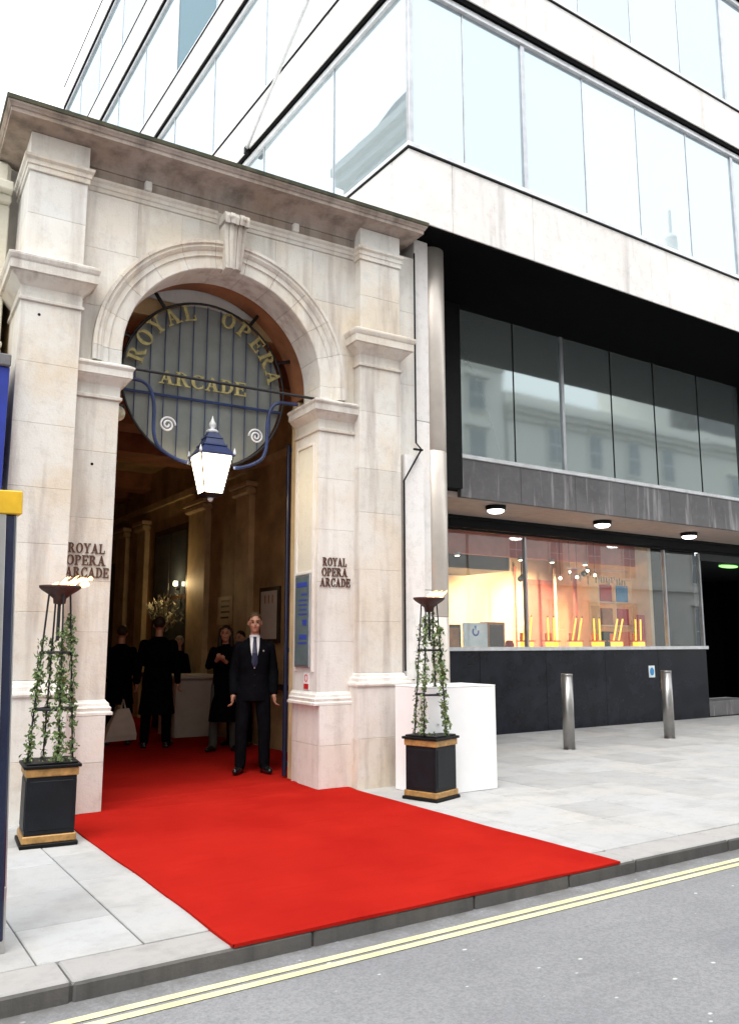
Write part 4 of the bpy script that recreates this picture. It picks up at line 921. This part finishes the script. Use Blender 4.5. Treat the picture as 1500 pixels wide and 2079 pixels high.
def stucco_block(label, x0, x1, y0, y1, face, base, top, sills, pitch, ww, roof_m='granite_grey', mansard=2.0, m='stucco', dome=False):
    """plain stuccoed terrace; face = '+y' or '+x' is the street front with built windows"""
    t = thing('terrace_building', label, 'building', ((x0+x1)/2, (y0+y1)/2, 0))
    box('wall', (x0, y0, base), (x1, y1, top), m, t, c=0)
    L0, L1 = (x0, x1) if face == '+y' else (y0, y1); n = max(1, int((L1-L0-.6)/pitch)); off = (L1-L0-(n-1)*pitch)/2
    def fb(nm, a, b, z0, z1, d0, d1, mm, par=t):
        if face == '+y': return box(nm, (a, y1+d0, z0), (b, y1+d1, z1), mm, par, c=0)
        return box(nm, (x1+d0, a, z0), (x1+d1, b, z1), mm, par, c=0)
    for z, h in sills:
        for k in range(n):
            c = L0+off+k*pitch
            f = fb('window', c-ww/2-.12, c+ww/2+.12, z-.1, z+h+.14, .001, .10, m); fb('sash', c-ww/2, c+ww/2, z, z+h, .101, .112, 'window_glass', f)
            fb('glazing_bar', c-.02, c+.02, z, z+h, .113, .125, 'white_alu', f); fb('glazing_bar', c-ww/2, c+ww/2, z+h*.5-.02, z+h*.5+.02, .113, .126, 'white_alu', f)
            fb('hood', c-ww/2-.25, c+ww/2+.25, z+h+.16, z+h+.28, .001, .28, m, f)
    for z0, z1, d in ((top-.9, top-.6, .15), (top-.6, top-.35, .4), (top-.35, top-.1, .6), (4.6, 4.85, .2), (8.2, 8.45, .25)):
        if z0 > base: fb('cornice', L0, L1, z0, z1, .001, d, m)
    box('parapet', (x0, y0+.1, top+.001), (x1, y1-.1, top+.5), m, t, c=0)
    if mansard:
        ins = 1.0; z0, z1 = top+.5, top+.5+mansard
        MB().add([(x0+.2, y0+.2, z0), (x1-.2, y0+.2, z0), (x1-.2, y1-.2, z0), (x0+.2, y1-.2, z0), (x0+ins, y0+ins, z1), (x1-ins, y0+ins, z1), (x1-ins, y1-ins, z1), (x0+ins, y1-ins, z1)],
                 [(0, 3, 2, 1), (4, 5, 6, 7), (0, 1, 5, 4), (1, 2, 6, 5), (2, 3, 7, 6), (3, 0, 4, 7)]).build('roof', roof_m, t)
    if dome:
        c = (x1-2.5, y1-2.5)
        d = MB().lathe([(2.0, top), (2.0, top+6.9), (2.2, top+7.0), (2.2, top+7.3), (1.9, top+7.4), (1.8, top+8.5), (1.35, top+9.6), (.7, top+10.3), (.35, top+10.5), (.35, top+11.4), (.1, top+11.7), (.06, top+13.1)], c, 24).build('dome', 'stucco', t)
    return t
SL = [(1.0, 2.6), (5.2, 2.2), (9.2, 2.0)]
stucco_block('white stucco terrace across the street, seen reflected in the upper recessed glass', 8, 26, -24, -10, '+y', 0, 15.2, SL+[(12.2, 1.4)], 2.9, .95, mansard=2.2)
stucco_block('long white stucco terrace with domed corner, reflected at the right of the recessed glass', 26.2, 41, -24, -10, '+y', 0, 13.0, [(1, 2.6), (5.2, 2.2), (10.3, 1.7)], 2.9, .9, mansard=0, dome=True)
stucco_block('stucco terrace across the street farthest to the right, reflected at the glass edge', 41.5, 60, -24, -10.4, '+y', 0, 13.3, SL, 3.0, 1.0, mansard=2)
stucco_block('stucco terrace straight across the street behind the viewpoint, heightened to cut sky light', -14, 7.8, -24, -10, '+y', 0, 20.0, SL+[(13.2, 2.0)], 2.9, .95, mansard=2)  # unseen terrace, made taller to cut the sky light entering the passage
stucco_block('tall stone house with mansard roof, reflected in the glass above the archway', -12, -1.0, 14.2, 19.2, '+x', 0, 15.4, [(6, 2.2), (9.4, 2.2), (12.4, 1.9)], 1.7, .8, mansard=1.6)
# white pole leaning from the side of the office block
fp = thing('flag_pole', 'slim white pole slanting up across the side of the office block', 'pole', (5.33, 11.7, 9.8))
pa, pb_ = Vector((5.30, 11.80, 9.86)), Vector((4.95, 9.08, 10.53)); pb2 = pa+(pb_-pa)*1.6
MB().tube([pa, pb2], .028, 8).build('shaft', 'white_alu', fp, smooth=True); box('bracket', (5.27, 11.78, 9.78), (5.335, 11.86, 9.9), 'black_paint', fp)

# the archway front stands about 2.6 degrees off the line of the office block
def swing(o, ang=R(-2.6), pv=Vector((3.23, 7.9, 0))):
    o.location = pv+Matrix.Rotation(ang, 3, 'Z')@(Vector(o.location)-pv); o.rotation_euler.z += ang
for o_ in (ar, sg, ln, gl, nb, hs_, cb, cbx): swing(o_)

# ------------------------------------------------------------------ people and the things inside the passage
def cap_mesh(m, a, b, ra, rb, n=12):
    a, b = Vector(a), Vector(b); d = (b-a); L = d.length; d = d.normalized() if L > 1e-6 else Vector((0, 0, 1))
    pts, rs = [], []
    for k in range(4):
        t = math.pi/2*(k/4); pts.append(a-d*ra*math.cos(t)); rs.append(max(.001, ra*math.sin(t)))
    pts.append(a); rs.append(ra); pts.append(b); rs.append(rb)
    for k in range(1, 5):
        t = math.pi/2*(k/4); pts.append(b+d*rb*math.sin(t)); rs.append(max(.001, rb*math.cos(t)))
    # avoid duplicate points
    P, S = [pts[0]], [rs[0]]
    for p, r in zip(pts[1:], rs[1:]):
        if (p-P[-1]).length > 1e-5: P.append(p); S.append(r)
    m.tube(P, S, n)
def loft(m, rings, n=20):
    """rings: (z, cx, cy, rx, ry)"""
    vs = []
    for z, cx, cy, rx, ry in rings: vs += [(cx+rx*math.cos(2*math.pi*k/n), cy+ry*math.sin(2*math.pi*k/n), z) for k in range(n)]
    q = len(rings); fs = [(i*n+k, i*n+(k+1) % n, (i+1)*n+(k+1) % n, (i+1)*n+k) for i in range(q-1) for k in range(n)]
    m.add(vs, fs+[tuple(range(n))[::-1], tuple(range((q-1)*n, q*n))])
def remesh(m, name, mat, parent, voxel, smooth=6, fac=.5):
    o = m.build(name, mat, parent, local=True)
    r = o.modifiers.new('r', 'REMESH'); r.mode = 'VOXEL'; r.voxel_size = voxel; r.use_smooth_shade = True
    s = o.modifiers.new('s', 'SMOOTH'); s.factor = fac; s.iterations = smooth
    dg = bpy.context.evaluated_depsgraph_get(); me = bpy.data.meshes.new_from_object(o.evaluated_get(dg))
    o.modifiers.clear(); old = o.data; o.data = me; bpy.data.meshes.remove(old); me.name = name
    if not me.materials: me.materials.append(MAT[mat])
    for p in me.polygons: p.use_smooth = True
    return o
def person(label, loc, face, h=1.8, jacket='suit', trousers='suit', hair='hair_brown', long_hair=False, skirt=0, hands=None, tie=False, head_tilt=0, bulk=1.0, stance=.13, vox=.011, arms_out=.03, shoe='shoe', bare=True):
    """local frame: z up, facing -y, feet on z=0. face = direction looked at (x, y)"""
    t = thing('person', label, 'person', loc, math.atan2(face[0], -face[1]))
    k = h/1.8; S = lambda *p: tuple(q*k for q in p)
    hx = .10
    # joints
    hip = [S(s*hx, 0, .92) for s in (-1, 1)]; knee = [S(s*(hx*.4+stance*.6+.02), -.01, .50) for s in (-1, 1)]; ank = [S(s*(stance+.02), .02, .09) for s in (-1, 1)]
    sh = [S(s*.178*bulk, .012, 1.425) for s in (-1, 1)]
    el, wr = [], []
    for i_, s in enumerate((-1, 1)):
        if hands and hands[i_]:
            w_ = Vector(hands[i_])*k; e_ = (Vector(sh[i_])+w_)/2+Vector((s*.09, .07, -.14))*k
        else:
            e_ = Vector(S(s*(.222*bulk+arms_out*.6), .035, 1.13)); w_ = Vector(S(s*(.222*bulk+arms_out), -.04, .885))
        el.append(tuple(e_)); wr.append(tuple(w_))
    b = MB()
    loft(b, [(z*k, 0, cy*k, rx*k, ry*k) for z, cy, rx, ry in ((.86, 0, .12, .08), (.95, .0, .165, .11), (1.08, 0, .14, .095), (1.25, 0, .16, .105), (1.40, .005, .17, .105), (1.47, .01, .13, .08), (1.5, .012, .06, .055))], 18)
    cap_mesh(b, S(0, .012, 1.46), S(0, -.005, 1.60), .056*k, .052*k)
    hd = Vector(S(0, -.012-.03*head_tilt, 1.69-.02*head_tilt)); tl = head_tilt
    b.sphere(tuple(hd+Vector(S(0, .012, .02))), S(.073, .092, .098), 16, 12)
    b.sphere(tuple(hd+Vector(S(0, -.025, -.045))), S(.058, .062, .072), 14, 10)
    b.sphere(tuple(hd+Vector(S(0, -.058, -.088))), S(.026, .022, .022), 10, 8)           # chin
    cap_mesh(b, hd+Vector(S(0, -.088, .012)), hd+Vector(S(0, -.102, -.022)), .009*k, .014*k, 8)  # nose
    b.sphere(tuple(hd+Vector(S(0, -.080, .030))), S(.045, .014, .010), 10, 6)             # brow
    for s in (-1, 1):
        b.sphere(tuple(hd+Vector(S(s*.077, .010, -.005))), S(.010, .022, .034), 10, 8)   # ears
        b.sphere(tuple(hd+Vector(S(s*.035, -.070, -.028))), S(.02, .016, .02), 8, 6)     # cheeks
    for i_, s in enumerate((-1, 1)):
        cap_mesh(b, sh[i_], el[i_], .052*k, .042*k); cap_mesh(b, el[i_], wr[i_], .042*k, .028*k)
        cap_mesh(b, hip[i_], knee[i_], .085*k, .055*k); cap_mesh(b, knee[i_], ank[i_], .056*k, .038*k)
        cap_mesh(b, Vector(ank[i_])+Vector(S(s*.0, .02, -.04)), Vector(ank[i_])+Vector(S(s*.05, -.14, -.055)), .035*k, .03*k)
        # hand: palm, four curled fingers, thumb off the side
        w_ = Vector(wr[i_]); d = (w_-Vector(el[i_])).normalized()
        if hands and hands[i_]: d = (d+Vector((0, -.2, .3))).normalized()
        side = Vector((0, -1, 0)) if abs(d.z) > .6 else Vector((-s, 0, .2)); side = (side-d*side.dot(d)).normalized(); pal = d.cross(side)*s
        cap_mesh(b, w_, w_+d*.035*k, .027*k, .03*k)
        for q in (-1, 0, 1): cap_mesh(b, w_+d*.03*k+side*.018*q*k, w_+d*.085*k+side*.022*q*k, .016*k, .015*k, 8)
        for q, L in ((-1.5, .062), (-.5, .078), (.5, .084), (1.5, .074)):
            p0 = w_+d*.09*k+side*.017*q*k; p1 = p0+(d*.8-pal*.35).normalized()*L*.5*k; p2 = p1+(d*.35-pal*.9).normalized()*L*.5*k
            cap_mesh(b, p0, p1, .0095*k, .009*k, 8); cap_mesh(b, p1, p2, .009*k, .008*k, 8)
        p0 = w_+d*.035*k+side*.03*k; p1 = p0+(d*.7+side*.6-pal*.2).normalized()*.04*k; p2 = p1+(d*.95+side*.0-pal*.3).normalized()*.034*k
        cap_mesh(b, p0, p1, .012*k, .0105*k, 8); cap_mesh(b, p1, p2, .0105*k, .009*k, 8)
    remesh(b, 'body', 'skin', t, min(vox, .0085), 3)
    # jacket or coat
    j = MB(); hem = .80 if not skirt else skirt
    rings = [(.80, 0, .188, .128), (.90, 0, .190, .132), (1.0, -.002, .176, .126), (1.10, -.004, .168, .122), (1.22, -.006, .182, .130), (1.34, -.004, .196, .132), (1.41, .004, .196, .120), (1.455, .012, .165, .098), (1.49, .016, .115, .082), (1.53, .018, .070, .068)]
    if skirt: rings = [(hem, 0, .225, .19), ((hem+.8)/2, 0, .205, .165)]+rings
    rings = [(z, cy, rx*bulk, ry*bulk) for z, cy, rx, ry in rings]
    loft(j, [(z*k, 0, cy*k, rx*k, ry*k) for z, cy, rx, ry in rings], 24)
    for i_, s in enumerate((-1, 1)):
        e_ = Vector(el[i_]); w_ = Vector(wr[i_]); pass
        cap_mesh(j, sh[i_], e_, .060*k*bulk, .056*k); cap_mesh(j, e_, e_+(w_-e_)*.94, .060*k, .044*k)
    jo = remesh(j, 'coat' if skirt else 'jacket', jacket, t, vox, 4)
    # trousers
    tr = MB()
    loft(tr, [(z*k, 0, 0, rx*k, ry*k) for z, rx, ry in ((.80, .165, .115), (.86, .172, .118), (1.0, .165, .112))], 20)
    for i_, s in enumerate((-1, 1)):
        cap_mesh(tr, hip[i_], knee[i_], .098*k, .076*k); cap_mesh(tr, knee[i_], Vector(ank[i_])+Vector(S(0, 0, .0)), .076*k, .064*k)
    remesh(tr, 'trousers', trousers, t, vox, 4)
    for i_, s in enumerate((-1, 1)):
        a_ = Vector(ank[i_]); f = MB()
        dirv = Vector((s*.32, -1, 0)).normalized()
        cap_mesh(f, (a_.x, a_.y+.03*k, .048*k), tuple(Vector((a_.x, a_.y, .045*k))+dirv*.10*k), .046*k, .044*k)
        cap_mesh(f, tuple(Vector((a_.x, a_.y, .045*k))+dirv*.10*k), tuple(Vector((a_.x, a_.y, .038*k))+dirv*.19*k), .045*k, .034*k)
        f.box((a_.x-.04*k, a_.y-.02*k, 0.0), (a_.x+.04*k, a_.y+.075*k, .03*k))
        remesh(f, 'shoe', shoe, t, .009, 2)
    # hair
    hr = MB()
    hr.sphere(tuple(hd+Vector(S(0, .022, .035))), S(.081, .094, .096), 18, 12)
    cut = MB()
    hr2 = MB()
    for (x_, y_, z_) in [(p[0], p[1], p[2]) for p in hr.v]: hr2.v.append((x_, y_, z_))
    hr2.f = hr.f
    lo = hd.z-.012*k
    vv = []
    for x_, y_, z_ in hr2.v:
        fy = (y_-hd.y)/k
        limit = hd.z+(.062*k if fy < -.03 else (.03*k if fy < .0 else -.05*k))
        vv.append((x_, y_ if fy > -.06 else y_+.012*k, max(z_, limit)))
    hr2.v = vv
    ho = hr2.build('hair', hair, t, local=True, smooth=True)
    if long_hair:
        lh = MB()
        for s in (-1, 1):
            cap_mesh(lh, hd+Vector(S(s*.068, .02, .06)), hd+Vector(S(s*.085, .03, -.17)), .035*k, .04*k)
        cap_mesh(lh, hd+Vector(S(0, .065, .05)), hd+Vector(S(0, .085, -.2)), .06*k, .065*k)
        remesh(lh, 'hair_length', hair, ho, .012, 3)
    # face
    for s in (-1, 1):
        MB().sphere(tuple(hd+Vector(S(s*.029, -.083, .008))), S(.012, .007, .006), 8, 6).build('eye', 'eye', t, local=True, smooth=True)
        MB().tube([hd+Vector(S(s*.014, -.091, .027)), hd+Vector(S(s*.046, -.083, .027))], .004*k, 5).build('eyebrow', hair, t, local=True)
    MB().sphere(tuple(hd+Vector(S(0, -.083, -.055))), S(.024, .010, .006), 10, 6).build('mouth', 'lips', t, local=True, smooth=True)
    def fy(x_, z_):
        for (z0, c0, a0, b0), (z1, c1, a1, b1) in zip(rings, rings[1:]):
            if z0 <= z_ <= z1:
                f = (z_-z0)/(z1-z0); c = c0+(c1-c0)*f; a = a0+(a1-a0)*f; bb = b0+(b1-b0)*f
                return c-bb*math.sqrt(max(0, 1-(x_/a)**2))
        return -.1
    if tie:
        sh_ = MB(); n = 10; zt, zb = 1.525, 1.17
        vs = []
        for q in range(n+1):
            z = zt+(zb-zt)*q/n; wd = .062*(1-(q/n)**1.2)+.004
            for x_ in (-wd, -wd*.5, 0, wd*.5, wd): vs.append(S(x_, fy(x_, min(z, 1.512))-.010-(.004 if q == 0 else 0), z))
        sh_.add(vs, [(q*5+i_, q*5+i_+1, q*5+i_+6, q*5+i_+5) for q in range(n) for i_ in range(4)]); sh_.build('shirt_front', 'shirt', jo, local=True)
        cl = MB(); loft(cl, [(1.50*k, 0, .008*k, .070*k, .066*k), (1.555*k, 0, .0, .058*k, .060*k)], 18); cl.build('collar', 'shirt', jo, local=True)
        ti = MB(); vs = []
        TP = [(1.532, .021), (1.50, .016), (1.47, .02), (1.35, .030), (1.24, .036), (1.19, .016)]
        for z, wd in TP:
            for x_ in (-wd, 0, wd): vs.append(S(x_, fy(0, min(z, 1.512))-.018-(.005 if x_ == 0 else 0)-(.01 if z > 1.49 else 0), z))
        ti.add(vs, [(q*3+i_, q*3+i_+1, q*3+i_+4, q*3+i_+3) for q in range(len(TP)-1) for i_ in range(2)]); ti.build('tie', 'tie', jo, local=True)
        for s in (-1, 1):
            lp = MB(); vs = []
            for z, xi, xo in ((1.525, .055, .072), (1.44, .052, .098), (1.40, .048, .118), (1.385, .046, .088), (1.28, .030, .066), (1.17, .004, .012)):
                vs += [S(s*xi, fy(xi, min(z, 1.512))-.014, z), S(s*xo, fy(xo, min(z, 1.512))-.008, z)]
            lp.add(vs, [(2*q, 2*q+1, 2*q+3, 2*q+2) for q in range(5)]); lp.build('lapel', jacket, jo, local=True)
        MB().sphere(S(.1, fy(.1, 1.37)-.012, 1.37), S(.009, .006, .011), 8, 6).build('lapel_pin', 'steel', jo, local=True)
        for z in (1.10, .98): MB().sphere(S(.005, fy(0, z)-.006, z), S(.010, .005, .010), 8, 6).build('button', 'black_paint', jo, local=True)
    return t
FL = PV+.014
person('man in dark suit, white shirt and blue tie standing by the right pier', (4.25, 8.90, FL), (-.40, -.92), 1.81, tie=True, stance=.115, vox=.009, arms_out=.012)
person('tall figure in a long black coat with back turned, left of the white counter', (4.12, 11.83, FL), (.4, .9), 1.84, 'coat', 'coat', 'hair_black', skirt=.45, bulk=1.12)
person('woman with long dark hair in a black coat looking down at her hands', (4.74, 10.85, FL), (-.5, -.85), 1.72, 'coat', 'trouser_grey', 'hair_black', long_hair=True, skirt=.42, hands=((-.10, -.27, 1.28), (.06, -.27, 1.26)), head_tilt=1)
person('dark haired person partly hidden behind the suited man', (5.2, 11.35, FL), (-.7, -.6), 1.66, 'coat', 'coat', 'hair_black', head_tilt=1.3)
person('grey haired person in dark clothes behind the white counter', (5.18, 13.85, FL), (-.9, -.4), 1.58, 'coat', 'coat', 'hair_grey')
person('person in black at the far left of the passage carrying a white bag', (3.78, 12.5, FL), (.3, .95), 1.72, 'coat', 'coat', 'hair_black', skirt=.6)
# white carrier bag
BGX = .12
bg = thing('carrier_bag', 'pale carrier bag hanging from a hand at the left of the passage', 'bag', (3.62, 12.1, .3))
bm_ = MB(); vs = []
for z, a, b in ((.22, .24, .07), (.30, .235, .09), (.45, .19, .08), (.58, .13, .05), (.66, .09, .03)):
    vs += [(3.60-a+.03*(z-.4), 12.12-b, z), (3.60+a*.72, 12.05-b, z+.02), (3.60+a*.72, 12.05+b, z+.02), (3.60-a+.03*(z-.4), 12.12+b, z)]
bm_.add(vs, [(i_*4+k, i_*4+(k+1) % 4, (i_+1)*4+(k+1) % 4, (i_+1)*4+k) for i_ in range(4) for k in range(4)]+[(3, 2, 1, 0), (16, 17, 18, 19)]); bm_.build('sack', 'bag', bg)
for s_ in (-.02, .02): MB().tube([(3.56, 12.09+s_, .65), (3.60, 12.09+s_, .80), (3.64, 12.09+s_, .65)], .008, 6).build('handle', 'bag', bg)
bg.location.x += BGX
# reception counter
ct = thing('reception_counter', 'white reception counter standing on the carpet inside the passage', 'counter', (5.0, 13, PV))
box('front', (4.74, 12.74, FL), (5.4, 12.80, 1.04), 'white_paper', ct, c=.006); box('side', (4.74, 12.803, FL), (4.80, 13.5, 1.04), 'white_paper', ct, c=.006); box('top', (4.68, 12.66, 1.042), (5.44, 13.55, 1.10), 'white_paper', ct, c=.006)
# vase of plumes on the counter's far end
vz = thing('flower_vase', 'dark vase of tall cream plumes behind the counter', 'flowers', (5.12, 14.55, PV))
MB().lathe([(.10, FL), (.13, FL+.02), (.11, .5), (.16, .9), (.19, 1.15), (.13, 1.35), (.15, 1.42)], (5.12, 14.55), 20).build('vase', 'dark_wood', vz, smooth=True)
rnd = random.Random(5)
for k in range(26):
    a = rnd.uniform(0, 6.28); sp = rnd.uniform(.05, .45); tip = Vector((5.12+sp*.75*math.cos(a), 14.55+sp*math.sin(a), rnd.uniform(1.85, 2.45))); base_ = Vector((5.12, 14.55, 1.4)); mid = (base_+tip)/2+Vector((0, 0, .12))
    stm = MB().tube([base_, mid, tip], .005, 5).build('stem', 'stem_green', vz)
    pl = MB()
    for q in range(14):
        f = .55+.45*q/13; p = base_.lerp(mid, f*2) if f < .5 else mid.lerp(tip, f*2-1); d = Vector((rnd.gauss(0, 1), rnd.gauss(0, 1), 1.6)).normalized(); u = d.orthogonal().normalized()*.012
        pl.add([p-u, p+d*.06+u*1.5, p+d*.12, p+d*.05-u*1.5], [(0, 1, 2, 3)])
    pl.build('plume', 'plume', stm)
